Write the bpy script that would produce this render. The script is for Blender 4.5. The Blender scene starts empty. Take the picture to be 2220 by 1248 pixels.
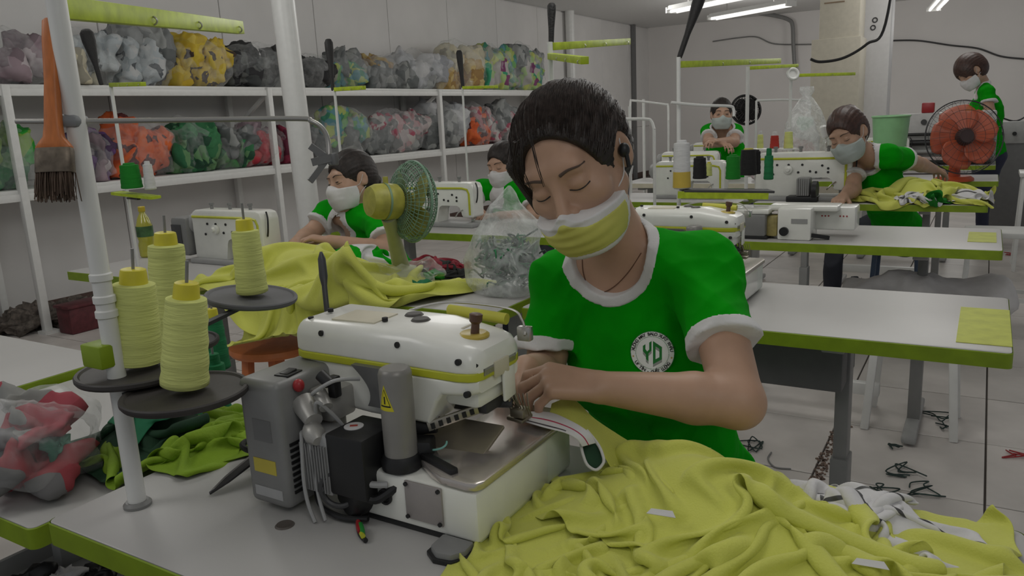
import bpy, bmesh, math, random
import numpy as np
from mathutils import Vector, Matrix, Euler
SC=bpy.context.scene; COL=SC.collection
rng=np.random.default_rng(7); random.seed(7)
PI=math.pi
# ------------------------------------------------------------------ camera, world, lamps, exposure
FPX=1690.0; YAW=math.radians(31.5); PIT=math.radians(12.2); ROL=math.radians(2.8); CZ=1.27
CAM=np.array([0,0,CZ])
FW=np.array([-math.sin(YAW)*math.cos(PIT),math.cos(YAW)*math.cos(PIT),-math.sin(PIT)])
R0=np.array([math.cos(YAW),math.sin(YAW),0]); U0=np.cross(R0,FW)
RT=R0*math.cos(ROL)-U0*math.sin(ROL); UP=U0*math.cos(ROL)+R0*math.sin(ROL)
cd=bpy.data.cameras.new('camera'); cam=bpy.data.objects.new('camera',cd); COL.objects.link(cam)
cd.sensor_width=36; cd.lens=36*FPX/2220; cd.clip_start=.02
cam.matrix_world=Matrix(((RT[0],UP[0],-FW[0],0),(RT[1],UP[1],-FW[1],0),(RT[2],UP[2],-FW[2],CZ),(0,0,0,1)))
SC.camera=cam
SC.view_settings.view_transform='Standard'; SC.view_settings.look='None'; SC.view_settings.gamma=1
SC.view_settings.use_curve_mapping=False
SC.view_settings.exposure=-0.92
w=bpy.data.worlds.new('world'); SC.world=w; w.use_nodes=True
w.node_tree.nodes['Background'].inputs[0].default_value=(.93,.97,1,1)
w.node_tree.nodes['Background'].inputs[1].default_value=.42
def tube_light(loc,power,col=(1,.985,.95)):
    l=bpy.data.lights.new('tube_lamp_light','POINT'); l.energy=power; l.color=col; l.shadow_soft_size=.40
    o=bpy.data.objects.new('tube_lamp_light',l); o.location=loc; COL.objects.link(o)
for x,y in ((-.7,1.9),(-3.4,2.0),(-.6,4.8),(-3.4,5.0),(-.3,8.0),(-3.4,8.4),(-.3,12.2),(-3.2,12.2),(.9,-.4),(-2.0,-.4)):
    tube_light((x,y,2.45),38 if y<11 else 55)

def at(px,py,t): return CAM+(FW+RT*(px-1110)/FPX-UP*(py-624)/FPX)*t
def on(px,py,z):
    d=FW+RT*(px-1110)/FPX-UP*(py-624)/FPX; return CAM+d*(z-CZ)/d[2]
def onY(px,py,Y):
    d=FW+RT*(px-1110)/FPX-UP*(py-624)/FPX; return CAM+d*Y/d[1]
def onX(px,py,X):
    d=FW+RT*(px-1110)/FPX-UP*(py-624)/FPX; return CAM+d*X/d[0]

# ------------------------------------------------------------------ materials
MATS={}
def _nt(name):
    m=bpy.data.materials.new(name); m.use_nodes=True; nt=m.node_tree
    return m,nt,nt.nodes['Principled BSDF']
def mat(name,c,rough=.5,metal=0,var=.06,scale=25,bump=0,bscale=60,stretch=None,spec=.5,sheen=0,trans=0,coat=0,emit=0):
    if name in MATS: return MATS[name]
    m,nt,b=_nt(name); N=nt.nodes.new; L=nt.links.new
    tc=N('ShaderNodeTexCoord'); mp=N('ShaderNodeMapping'); L(tc.outputs['Object'],mp.inputs[0])
    if stretch: mp.inputs['Scale'].default_value=stretch
    nz=N('ShaderNodeTexNoise'); nz.inputs['Scale'].default_value=scale; nz.inputs['Detail'].default_value=4; L(mp.outputs[0],nz.inputs[0])
    cr=N('ShaderNodeValToRGB'); e=cr.color_ramp.elements
    e[0].position=.3; e[1].position=.7
    e[0].color=(*[max(0,x*(1-var)) for x in c],1); e[1].color=(*[min(1,x*(1+var)) for x in c],1)
    L(nz.outputs[0],cr.inputs[0]); L(cr.outputs[0],b.inputs['Base Color'])
    b.inputs['Roughness'].default_value=rough; b.inputs['Metallic'].default_value=metal
    b.inputs['Specular IOR Level'].default_value=spec
    if sheen: b.inputs['Sheen Weight'].default_value=sheen
    if coat: b.inputs['Coat Weight'].default_value=coat
    if trans: b.inputs['Transmission Weight'].default_value=trans
    if emit: b.inputs['Emission Color'].default_value=(*c,1); b.inputs['Emission Strength'].default_value=emit
    if bump:
        n2=N('ShaderNodeTexNoise'); n2.inputs['Scale'].default_value=bscale; n2.inputs['Detail'].default_value=5; L(mp.outputs[0],n2.inputs[0])
        bp=N('ShaderNodeBump'); bp.inputs['Strength'].default_value=bump; bp.inputs['Distance'].default_value=.004
        L(n2.outputs[0],bp.inputs['Height']); L(bp.outputs[0],b.inputs['Normal'])
    MATS[name]=m; return m
def patch(name,cols,scale=18,rough=.8,seed=0):
    if name in MATS: return MATS[name]
    m,nt,b=_nt(name); N=nt.nodes.new; L=nt.links.new
    tc=N('ShaderNodeTexCoord'); nz=N('ShaderNodeTexNoise'); nz.inputs['Scale'].default_value=scale*.6
    L(tc.outputs['Object'],nz.inputs[0])
    mx=N('ShaderNodeVectorMath'); mx.operation='MULTIPLY_ADD'; mx.inputs[1].default_value=(.09,.09,.09)
    L(nz.outputs['Color'],mx.inputs[0]); L(tc.outputs['Object'],mx.inputs[2])
    vo=N('ShaderNodeTexVoronoi'); vo.inputs['Scale'].default_value=scale; L(mx.outputs[0],vo.inputs[0])
    sp=N('ShaderNodeSeparateColor'); L(vo.outputs['Color'],sp.inputs[0])
    cr=N('ShaderNodeValToRGB'); cr.color_ramp.interpolation='CONSTANT'; e=cr.color_ramp.elements
    n=len(cols)
    for i,c in enumerate(cols):
        q=e[i] if i<2 else e.new(i/n)
        q.position=i/n; q.color=(*c,1)
    L(sp.outputs[0],cr.inputs[0]); L(cr.outputs[0],b.inputs['Base Color']); b.inputs['Roughness'].default_value=rough
    MATS[name]=m; return m
def film(name,alpha=.3,tint=(.85,.87,.87),rough=.25,lo=.5,hi=1.9):
    if name in MATS: return MATS[name]
    m,nt,b=_nt(name); N=nt.nodes.new; L=nt.links.new
    out=nt.nodes['Material Output']; tr=N('ShaderNodeBsdfTransparent'); mx=N('ShaderNodeMixShader')
    b.inputs['Base Color'].default_value=(*tint,1); b.inputs['Roughness'].default_value=rough; b.inputs['Specular IOR Level'].default_value=.8
    tc=N('ShaderNodeTexCoord'); nz=N('ShaderNodeTexNoise'); nz.inputs['Scale'].default_value=22; nz.inputs['Detail'].default_value=6; nz.inputs['Distortion'].default_value=1.5
    L(tc.outputs['Object'],nz.inputs[0])
    mr=N('ShaderNodeMapRange'); mr.inputs[1].default_value=.35; mr.inputs[2].default_value=.75; mr.inputs[3].default_value=alpha*lo; mr.inputs[4].default_value=min(1,alpha*hi)
    L(nz.outputs[0],mr.inputs[0])
    lw=N('ShaderNodeLayerWeight'); lw.inputs[0].default_value=.35
    ad=N('ShaderNodeMath'); ad.operation='MULTIPLY_ADD'; ad.inputs[1].default_value=.22; L(lw.outputs['Facing'],ad.inputs[0]); L(mr.outputs[0],ad.inputs[2]); ad.use_clamp=True
    L(ad.outputs[0],mx.inputs[0]); L(tr.outputs[0],mx.inputs[1]); L(b.outputs[0],mx.inputs[2]); L(mx.outputs[0],out.inputs[0])
    MATS[name]=m; return m
WHITE=mat('white_paint',(.72,.72,.70),.35,var=.03)
MACH=mat('machine_enamel',(.80,.80,.75),.28,var=.03,coat=.2)
TOP=mat('laminate_white',(.485,.475,.465),.42,var=.025,scale=6,bump=.05)
LIME=mat('lime_edging',(.22,.32,.008),.5,var=.1)
LIMEARM=mat('lime_enamel',(.42,.53,.02),.4,var=.18,scale=40)
YSTR=mat('yellow_stripe',(.50,.52,.03),.4)
BLACK=mat('black_plastic',(.012,.012,.013),.45)
DARK=mat('dark_grey',(.05,.05,.052),.5)
GREY=mat('grey_enamel',(.21,.21,.205),.42,var=.04)
MID=mat('mid_grey',(.33,.33,.325),.42,var=.05)
STEEL=mat('steel',(.55,.54,.52),.3,1,var=.08)
POLISH=mat('polished_lid',(.62,.57,.54),.24,.75,var=.05,scale=8)
BRASS=mat('tarnished_metal',(.30,.27,.21),.4,.9,var=.2)
TRAY=mat('tray_black',(.045,.04,.038),.55,bump=.15)
RED=mat('red_plastic',(.35,.02,.025),.4)
CREAM=mat('cream',(.60,.56,.44),.5)
CONE=mat('yellow_thread',(.62,.66,.22),.85,var=.14,scale=5,bump=.5,bscale=30,stretch=(1,1,9))
CTOP=mat('cone_yellow_plastic',(.62,.55,.035),.45)
SKIN=mat('skin',(.47,.285,.195),.5,var=.05,scale=30,bump=.04,bscale=120,sheen=.05)
HAIR=mat('black_hair',(.024,.018,.016),.5,var=.5,scale=60,bump=.25,bscale=160,spec=.35)
HAIRB=mat('brown_hair',(.05,.022,.016),.45,var=.4,scale=60,bump=.4)
SHIRT=mat('green_jersey',(.001,.31,.003),.9,var=.10,scale=14,bump=.12,bscale=40,spec=.15)
RIB=mat('white_rib',(.66,.65,.65),.85,var=.04,bump=.1,bscale=220)
LCLOTH=mat('lime_cloth',(.60,.62,.11),.8,var=.06,scale=8,bump=.3,bscale=350,sheen=.15)
GCLOTH=mat('leaf_cloth',(.22,.36,.014),.8,var=.15,scale=9,bump=.3,bscale=200)
DGREEN=mat('dark_green_cloth',(.012,.05,.022),.85,var=.3)
TEAL=mat('teal_cloth',(.02,.20,.09),.8,var=.2)
WCLOTH=mat('white_cloth',(.66,.65,.66),.85,var=.05,bump=.3,bscale=120)
PLAST=film('clear_plastic',.085)
PLASTW=film('milky_plastic',.30,(.80,.82,.81),.4)
DENIM=mat('dark_trousers',(.03,.032,.045),.85)

# ------------------------------------------------------------------ mesh builder
class MB:
    def __init__(s): s.v=[]; s.f=[]; s.m=[]
    def add(s,v,f,mi=0):
        o=len(s.v); s.v+= [tuple(map(float,p)) for p in v]; s.f+=[tuple(i+o for i in q) for q in f]; s.m+=[mi]*len(f); return s
    def bm(s,b,M=None,mi=0):
        b.verts.index_update()
        s.add([(M@x.co if M else x.co) for x in b.verts],[[x.index for x in f.verts] for f in b.faces],mi); b.free(); return s
    def box(s,c,d,rot=None,bev=0,seg=2,mi=0):
        b=bmesh.new(); bmesh.ops.create_cube(b,size=1)
        for v in b.verts: v.co=Vector((v.co.x*d[0],v.co.y*d[1],v.co.z*d[2]))
        if bev: bmesh.ops.bevel(b,geom=b.edges[:],offset=min(bev,.49*min(d)),segments=seg,affect='EDGES',profile=.5)
        M=Matrix.Translation(Vector(c))
        if rot is not None: M=M@(Euler(rot).to_matrix().to_4x4() if not isinstance(rot,Matrix) else rot.to_4x4())
        return s.bm(b,M,mi)
    def bar(s,a,b,wd,h,bev=0,up=(0,0,1),mi=0):
        a=Vector(a);b=Vector(b);x=(b-a);l=x.length;x.normalize();u=Vector(up)
        if abs(x.dot(u))>.99: u=Vector((0,1,0))
        y=u.cross(x).normalized(); z=x.cross(y)
        return s.box((a+b)/2,(l,wd,h),Matrix((x,y,z)).transposed(),bev,mi=mi)
    def cyl(s,a,b,r,r2=None,n=16,mi=0,cap=True):
        r2=r if r2 is None else r2
        return s.lathe([(r,0),(r2,1)],a,b,n,mi,cap)
    def lathe(s,prof,a,b,n=20,mi=0,cap=True,sc=None):
        # profile (r, t) along a->b ; t in units of |b-a|
        a=Vector(a);b=Vector(b);ax=b-a;L=ax.length;z=ax.normalized()
        x=z.orthogonal().normalized(); y=z.cross(x)
        V=[];Fc=[]
        for r,t in prof:
            for i in range(n):
                q=2*PI*i/n; V.append(a+ax*t+x*(r*math.cos(q))+y*(r*math.sin(q)))
        m=len(prof)
        for j in range(m-1):
            for i in range(n):
                k=(i+1)%n; Fc.append((j*n+i,j*n+k,(j+1)*n+k,(j+1)*n+i))
        if cap: Fc.append(tuple(range(n))[::-1]); Fc.append(tuple((m-1)*n+i for i in range(n)))
        return s.add(V,Fc,mi)
    def tube(s,path,r,n=8,mi=0,closed=False,r2=None):
        P=[Vector(p) for p in path]; N=len(P); V=[];Fc=[]
        T=[]
        for i in range(N):
            if closed: t=P[(i+1)%N]-P[i-1]
            else: t=P[min(i+1,N-1)]-P[max(i-1,0)]
            T.append(t.normalized())
        x=T[0].orthogonal().normalized()
        for i in range(N):
            x=(x-T[i]*x.dot(T[i])).normalized(); y=T[i].cross(x)
            rr=r if r2 is None else r+(r2-r)*i/(N-1)
            for k in range(n):
                q=2*PI*k/n; V.append(P[i]+x*(rr*math.cos(q))+y*(rr*math.sin(q)))
        for i in range(N if closed else N-1):
            j=(i+1)%N
            for k in range(n):
                l=(k+1)%n; Fc.append((i*n+k,i*n+l,j*n+l,j*n+k))
        if not closed: Fc.append(tuple(range(n))[::-1]); Fc.append(tuple((N-1)*n+k for k in range(n)))
        return s.add(V,Fc,mi)
    def torus(s,c,axis,R,r,n=32,k=6,mi=0,e=None):
        c=Vector(c);z=Vector(axis).normalized();x=z.orthogonal().normalized();y=z.cross(x)
        return s.tube([c+x*(R*math.cos(2*PI*i/n))+y*(R*math.sin(2*PI*i/n)) for i in range(n)],r,k,mi,True)
    def sph(s,c,r,n=12,rot=None,mi=0):
        b=bmesh.new(); bmesh.ops.create_uvsphere(b,u_segments=n,v_segments=max(6,n*2//3),radius=1)
        r=(r,r,r) if not hasattr(r,'__len__') else r
        M=Matrix.Translation(Vector(c))
        if rot is not None: M=M@Euler(rot).to_matrix().to_4x4()
        return s.bm(b,M@Matrix.Diagonal((*r,1)),mi)
    def prism(s,poly,o,ex,ey,ez,h,bev=0,mi=0):
        # polygon in (ex,ey) at origin o extruded by h along ez
        o=Vector(o);ex=Vector(ex);ey=Vector(ey);ez=Vector(ez);n=len(poly)
        b=bmesh.new(); lo=[b.verts.new(o+ex*p[0]+ey*p[1]) for p in poly]; hi=[b.verts.new(o+ex*p[0]+ey*p[1]+ez*h) for p in poly]
        b.faces.new(lo[::-1]); b.faces.new(hi)
        for i in range(n): b.faces.new((lo[i],lo[(i+1)%n],hi[(i+1)%n],hi[i]))
        if bev: bmesh.ops.bevel(b,geom=[e for e in b.edges],offset=bev,segments=2,affect='EDGES',profile=.5)
        return s.bm(b,None,mi)
    def grid(s,A,mi=0):
        nu,nv=A.shape[:2]
        F=[(i*nv+j,(i+1)*nv+j,(i+1)*nv+j+1,i*nv+j+1) for i in range(nu-1) for j in range(nv-1)]
        return s.add(A.reshape(-1,3),F,mi)
def npmesh(name,V,Q):
    me=bpy.data.meshes.new(name); V=np.asarray(V,np.float32); Q=np.asarray(Q,np.int32)
    k=Q.shape[1]; me.vertices.add(len(V)); me.vertices.foreach_set('co',V.ravel())
    me.loops.add(Q.size); me.loops.foreach_set('vertex_index',Q.ravel()); me.polygons.add(len(Q))
    me.polygons.foreach_set('loop_start',np.arange(0,Q.size,k,dtype=np.int32)); me.update(calc_edges=True); me.validate()
    return me
def finish(me,mats,parent=None,loc=None,name='x',ang=35,smooth=True):
    for m in (mats if isinstance(mats,(list,tuple)) else [mats]): me.materials.append(m)
    if smooth:
        me.shade_smooth()
        if ang: me.set_sharp_from_angle(angle=math.radians(ang))
    o=bpy.data.objects.new(name,me); COL.objects.link(o)
    if parent is not None: o.parent=parent
    if loc is not None: o.location=loc
    return o
def obj(name,mb,mats,parent=None,loc=None,ang=35,off=None,label=None):
    """link a builder as one mesh object; off: origin subtracted from the vertices"""
    me=bpy.data.meshes.new(name); V=mb.v
    p=parent
    while off is None and p is not None:
        if p.get('worldverts'): off=p.location
        p=p.parent
    if off is not None: V=[(p[0]-off[0],p[1]-off[1],p[2]-off[2]) for p in V]
    me.from_pydata(V,[],mb.f); me.update()
    bm=bmesh.new(); bm.from_mesh(me); bmesh.ops.recalc_face_normals(bm,faces=bm.faces[:]); bm.to_mesh(me); bm.free()
    if len(set(mb.m))>1: me.polygons.foreach_set('material_index',mb.m)
    o=finish(me,mats,parent,loc,name,ang)
    if label: o['label']=label
    return o
def objs(name,mb,mats,parent=None,off=None,ang=35,label=None):
    """one object per connected piece of the builder"""
    n=len(mb.v); p=list(range(n))
    def fd(i):
        while p[i]!=i: p[i]=p[p[i]]; i=p[i]
        return i
    for f in mb.f:
        a=fd(f[0])
        for k in f[1:]:
            b=fd(k)
            if a!=b: p[b]=a
    G={}
    for f,mi in zip(mb.f,mb.m): G.setdefault(fd(f[0]),[]).append((f,mi))
    R=[]
    for fs in G.values():
        m=MB(); ix={}
        for f,mi in fs:
            q=[]
            for k in f:
                if k not in ix: ix[k]=len(m.v); m.v.append(mb.v[k])
                q.append(ix[k])
            m.f.append(tuple(q)); m.m.append(mi)
        o=obj(name,m,mats,parent,ang=ang,off=off,label=label); R.append(o)
    return R
def tag(o,label,cat,group=None,kind=None):
    if label: o['label']=label
    if cat: o['category']=cat
    if group: o['group']=group
    if kind: o['kind']=kind
    return o
def thing(name,label,cat,loc,rz=0,group=None,world=True):
    """Empty at the base; parts given in world coordinates when world=True"""
    o=bpy.data.objects.new(name,None); COL.objects.link(o); o.location=Vector([float(q) for q in loc]); o.rotation_euler=(0,0,rz); o.empty_display_size=.05
    if world: o['worldverts']=1
    return tag(o,label,cat,group)
def struct(name,mb,m,parent=None,ang=35):
    o=obj(name,mb,m,parent,ang=ang)
    if parent is None: o['kind']='structure'
    return o
def dup(root,loc,rz=None,label=None,group=None,scale=None):
    r=root.copy(); COL.objects.link(r); r.location=Vector([float(q) for q in loc])
    if rz is not None: r.rotation_euler=(0,0,rz)
    if scale: r.scale=(scale,)*3 if not hasattr(scale,'__len__') else scale
    if label: r['label']=label
    if group: r['group']=group
    for ch in list(root.children):
        c=ch.copy(); COL.objects.link(c); c.parent=r
        for g in list(ch.children):
            d=g.copy(); COL.objects.link(d); d.parent=c
    return r
def single(name,mb,m,label,cat,loc,group=None,ang=35):
    return tag(obj(name,mb,m,None,Vector([float(q) for q in loc]),ang,off=loc),label,cat,group)

# ------------------------------------------------------------------ numpy tools: crumple noise, cloth drape, surface nets
def crump(P,seed,freq,amp,octv=3,ridge=True):
    r=np.random.default_rng(seed); out=0; a=amp; f=freq
    for o in range(octv):
        for _ in range(2):
            k=r.normal(size=3); k/=np.linalg.norm(k); k2=r.normal(size=3); k2/=np.linalg.norm(k2)
            s=np.sin(P@k*f+r.uniform(0,6.28)+1.4*np.sin(P@k2*f*.7+r.uniform(0,6.28)))
            out=out+a*((1-np.abs(s))*1.2-.6 if ridge else s*.6)
        a*=.5; f*=1.9
    return out
def blob(c,r,seed,freq=14,amp=.03,nu=40,nv=24,flat=None,e=.8,ridge=True,twist=0):
    """crumpled closed lump, flattened on z=flat; returns MB"""
    u=np.linspace(0,2*PI,nu,endpoint=False); v=np.linspace(-PI/2,PI/2,nv)
    U,Vv=np.meshgrid(u,v); sg=lambda x:np.sign(x)*np.abs(x)**e
    D=np.stack([sg(np.cos(Vv))*sg(np.cos(U)),sg(np.cos(Vv))*sg(np.sin(U)),sg(np.sin(Vv))],-1)
    P=D*np.array(r); h=crump(P.reshape(-1,3),seed,freq,1).reshape(nv,nu)
    h[0]=h[0].mean(); h[-1]=h[-1].mean()
    P=P+D*(h*amp)[...,None]+np.array(c)
    if flat is not None: P[...,2]=np.maximum(P[...,2],flat)
    mb=MB(); V=P.reshape(-1,3)
    F=[(j*nu+i,j*nu+(i+1)%nu,(j+1)*nu+(i+1)%nu,(j+1)*nu+i) for j in range(nv-1) for i in range(nu)]
    return mb.add(V,F)
def drape(P,ground,steps=90,iters=8,seed=1,fr=.75,bend=.25,rest=None,thick=.003,pins=None,gdt=.0012,damp=.96):
    """position-based cloth settling on a heightfield; P (nx,ny,3) start, rest=(dx,dy)"""
    X=P.copy(); O=P.copy(); nx,ny=P.shape[:2]; dx,dy=rest
    cons=[]
    for (di,dj,L,k) in ((1,0,dx,1),(0,1,dy,1),(1,1,math.hypot(dx,dy),.5),(1,-1,math.hypot(dx,dy),.5),(2,0,2*dx,bend),(0,2,2*dy,bend),(4,0,4*dx,bend*.4),(0,4,4*dy,bend*.4)):
        for par in range(2):
            i,j=np.meshgrid(np.arange(0,nx),np.arange(0,ny),indexing='ij')
            ok=(i+di<nx)&(j+dj<ny)&(j+dj>=0)
            sel=((i//max(1,di))%2==par) if di else ((j//max(1,abs(dj)))%2==par)
            ok&=sel; a=(i*ny+j)[ok]; b=((i+di)*ny+j+dj)[ok]; cons.append((a,b,L,k))
    x=X.reshape(-1,3); o=O.reshape(-1,3); p0=x.copy()
    for st in range(steps):
        v=(x-o)*damp; o=x.copy(); x=x+v; x[:,2]-=gdt
        for it in range(iters):
            for a,b,L,k in cons:
                d=x[b]-x[a]; l=np.linalg.norm(d,axis=1)+1e-9; c=(k*.5*(l-L)/l)[:,None]*d
                x[a]+=c; x[b]-=c
            g=ground(x[:,0],x[:,1])+thick
            hit=x[:,2]<g
            x[hit,2]=g[hit]; x[hit,:2]=o[hit,:2]+(x[hit,:2]-o[hit,:2])*(1-fr)
            if pins is not None: x[pins]=p0[pins]
    return x.reshape(nx,ny,3)
def sheet(name,A,m,parent=None,off=None,sub=1,thick=.0016,ang=0):
    mb=MB().grid(A); o=obj(name,mb,m,parent,Vector([float(q) for q in off]) if (off is not None and parent is None) else None,ang,off=off)
    if thick:
        s=o.modifiers.new('solid','SOLIDIFY'); s.thickness=thick; s.offset=0
    if sub:
        s=o.modifiers.new('sub','SUBSURF'); s.levels=sub; s.render_levels=sub
    return o
def surfnets(f,lo,hi,h,B=8):
    lo=np.array(lo,float); n=np.ceil((np.array(hi)-lo)/h/B).astype(int)*B
    nb=n//B; ci=[np.arange(k)*B+(B-1)/2 for k in nb]
    C=np.stack(np.meshgrid(*ci,indexing='ij'),-1).reshape(-1,3)*h+lo
    d=f(C); act=np.abs(d)<B*h*1.35
    V=np.repeat(np.repeat(np.repeat(np.where(d>0,1.,-1.).reshape(nb).astype(np.float32),B,0),B,1),B,2)
    ai=np.argwhere(act.reshape(nb)); loc=np.stack(np.meshgrid(*[np.arange(B)]*3,indexing='ij'),-1).reshape(-1,3)
    CH=400
    for s in range(0,len(ai),CH):
        I=(ai[s:s+CH,None,:]*B+loc[None]); q=f(I.reshape(-1,3)*h+lo).astype(np.float32).reshape(I.shape[:2])
        V[I[...,0],I[...,1],I[...,2]]=q
    S=V<0; cnt=np.zeros(tuple(k-1 for k in S.shape),np.int8)
    for a in (0,1):
        for b in (0,1):
            for c in (0,1): cnt+=S[a:S.shape[0]-1+a,b:S.shape[1]-1+b,c:S.shape[2]-1+c]
    ac=(cnt>0)&(cnt<8); cells=np.argwhere(ac); idx=-np.ones(ac.shape,np.int32); idx[ac]=np.arange(len(cells))
    pos=np.zeros((len(cells),3)); num=np.zeros(len(cells))
    off=[(a,b,c) for a in (0,1) for b in (0,1) for c in (0,1)]
    val={k:V[cells[:,0]+k[0],cells[:,1]+k[1],cells[:,2]+k[2]] for k in off}
    for a in off:
        for b in off:
            if a<b and sum(abs(a[i]-b[i]) for i in range(3))==1:
                va,vb=val[a],val[b]; cr=(va<0)!=(vb<0); t=np.where(cr,va/(va-vb+1e-12),0)
                pt=np.array(a)+t[:,None]*(np.array(b)-np.array(a)); pos+=pt*cr[:,None]; num+=cr
    pos=(pos/num[:,None]+cells)*h+lo
    Q=[]
    for ax in range(3):
        sl0=[slice(None)]*3; sl1=[slice(None)]*3; sl0[ax]=slice(0,-1); sl1[ax]=slice(1,None)
        s0=S[tuple(sl0)]; s1=S[tuple(sl1)]; e=np.argwhere(s0!=s1); fl=s0[e[:,0],e[:,1],e[:,2]]
        b,c=[(1,2),(2,0),(0,1)][ax]
        ok=(e[:,b]>0)&(e[:,c]>0)&(e[:,b]<idx.shape[b])&(e[:,c]<idx.shape[c])&(e[:,ax]<idx.shape[ax]); e=e[ok]; fl=fl[ok]
        def g(db,dc):
            k=e.copy(); k[:,b]-=db; k[:,c]-=dc; return idx[k[:,0],k[:,1],k[:,2]]
        q=np.stack([g(1,1),g(0,1),g(0,0),g(1,0)],1); q[~fl]=q[~fl][:,::-1]; Q.append(q)
    Q=np.concatenate(Q); Q=Q[(Q>=0).all(1)]
    return pos,Q
def seg(P,a,b,ra,rb=None):
    rb=ra if rb is None else rb; a=np.asarray(a,float);b=np.asarray(b,float); ba=b-a
    t=np.clip(((P-a)@ba)/(ba@ba+1e-12),0,1); return np.linalg.norm(P-a-t[:,None]*ba,axis=1)-(ra+(rb-ra)*t)
def ell(P,c,r,Rm=None):
    q=P-np.asarray(c,float)
    if Rm is not None: q=q@Rm
    r=np.asarray(r,float); k0=np.linalg.norm(q/r,axis=1); k1=np.linalg.norm(q/(r*r),axis=1)+1e-9
    return k0*(k0-1)/k1
def smin(a,b,k):
    h=np.clip(.5+.5*(b-a)/k,0,1); return b*(1-h)+a*h-k*h*(1-h)
def smax(a,b,k): return -smin(-a,-b,k)
def sdfobj(name,f,lo,hi,h,m,parent=None,off=(0,0,0),smooth=0):
    V,Q=surfnets(f,lo,hi,h); me=npmesh(name,V-np.array([float(q) for q in off]),Q)
    o=finish(me,m,parent,None,name,ang=0)
    if smooth:
        s=o.modifiers.new('smooth','SMOOTH'); s.iterations=smooth; s.factor=.5
    return o
# ------------------------------------------------------------------ the setting
WX=-6.0; BY=15.5; CEI=2.92
def build_room():
    fl=MB().box((-1.5,7.2,-.03),(11,17.4,.04)); 
    floor=struct('floor',fl,mat('grout',(.10,.085,.075),.9))
    tm=mat('floor_tile',(.62,.58,.55),.4,var=.16,scale=3.2,bump=.08,bscale=25)
    me=None; T=.52; x0=-.45; y0=2.70; rest=MB(); k=0
    for i in range(-10,9):
        for j in range(-4,24):
            x=x0+i*T; y=y0+j*T
            if -1.7<x<1.6 and 1.<y<11:
                if me is None:
                    o=obj('tile',MB().box((T/2,T/2,-.006),(T-.007,T-.007,.012),bev=.0015,seg=1),tm,floor,(x,y,0)); me=o.data
                else:
                    o=bpy.data.objects.new('tile',me); COL.objects.link(o); o.parent=floor
                o.location=(x,y,random.uniform(-.0006,.0006))
            elif -6<x+.1 and x+T<3.9: rest.box((x+T/2,y+T/2,-.006),(T-.007,T-.007,.012))
    r=obj('distant_tiles',rest,tm,floor); r['kind']='stuff'
    wm=mat('wall_panel_paint',(.68,.665,.65),.5,var=.04,scale=2.5,bump=.05,bscale=8)
    back=struct('wall_left',MB().box((WX-.05,7.25,1.46),(.06,16.6,2.92)),wm)
    n=0
    for k in range(14):
        y=-.9+k*1.18
        obj('wall_panel',MB().box((WX-.01,y+.59,.51),(.02,1.172,.98),bev=.004,seg=1),wm,back)
        obj('wall_panel',MB().box((WX-.01,y+.59,1.955),(.02,1.172,1.9),bev=.004,seg=1),wm,back)
    struct('wall_back',MB().box((-1.2,BY+.05,1.46),(9.7,.1,2.92)),mat('back_wall_paint',(.70,.675,.655),.6,var=.03,scale=1.5))
    struct('ceiling',MB().box((-1.2,7.2,CEI+.03),(9.7,16.8,.06)),mat('ceiling_paint',(.66,.66,.65),.8,var=.03))
    struct('baseboard_left',MB().box((WX+.012,7.2,.05),(.02,16.4,.10)),mat('skirting_brown',(.10,.06,.05),.6,var=.3))
    # round steel pillar left, cream boxed pillar and white square pillar at the back
    a=on(690,560,0); a=np.array([-5.05,4.95,0])
    p=on(668,600,0)
    c=at(640,250,4.75)
    struct('trim_1',MB().cyl((c[0]+.03,c[1]+.02,0),(c[0]-.02,c[1]-.01,CEI),.07,n=28).cyl((c[0],c[1],0),(c[0],c[1],.02),.13,n=28),WHITE)
    c=at(1822,150,7.6); cx,cy=c[0],c[1]
    cm=mat('cream_boarding',(.56,.52,.43),.6,var=.05)
    s=struct('trim_2',MB().box((cx,cy,1.46),(.36,.34,CEI),bev=.01),cm)
    obj('lower_casing',MB().box((cx-.02,cy,1.0),(.44,.40,1.75),bev=.01),cm,s)
    obj('casing_stain',MB().box((cx-.05,cy-.172,2.2),(.18,.004,.012)),mat('stain_brown',(.25,.18,.12),.8),s)
    c=at(1896,150,8.2); cx,cy=c[0],c[1]
    s=struct('trim_3',MB().box((cx,cy,1.46),(.30,.30,CEI),bev=.008),mat('pillar_white',(.66,.65,.645),.55,var=.03))
    for (px,py) in ((1893,60),(1898,44)):
        q=at(px,py,8.0); obj('conduit_clip',MB().torus((q[0],cy-.155,q[2]),(0,1,0),.022,.006,16),DARK,s)
    # dark roof beams
    bmm=mat('beam_dark',(.045,.043,.043),.5)
    for n,(p,q,tt) in enumerate((((1452,36),(1760,-8),9.),((1395,-10),(1462,34),9.))):
        a=at(p[0],p[1],tt); b=at(q[0],q[1],tt*(1.12 if n==0 else .9)); b[2]=a[2]=2.80
        struct('trim_%d'%(4+n),MB().bar(a,b,.07,.10),bmm)
    # thin dark post right of the white pillar and lighting
    a=at(1929,0,8.0); b=at(1924,245,8.0)
    tag(single('conduit',MB().tube([(a[0],a[1],CEI),(a[0],a[1],b[2]-.2)],.014),BLACK,'thin black vertical conduit on the edge of the white pillar','conduit',(a[0],a[1],b[2]-.2)),None,None)
    # a wall pipe far left wall
    c=onX(1238,100,WX+.1)
    struct('trim_6',MB().cyl((WX+.09,c[1],0),(WX+.09,c[1],CEI),.075,n=16),WHITE)
    c=onX(1404,100,WX+.02)
    struct('trim_7',MB().box((WX+.05,BY-.9,1.46),(.06,.08,CEI)),mat('seam_dark',(.16,.16,.16),.6))
build_room()
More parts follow.
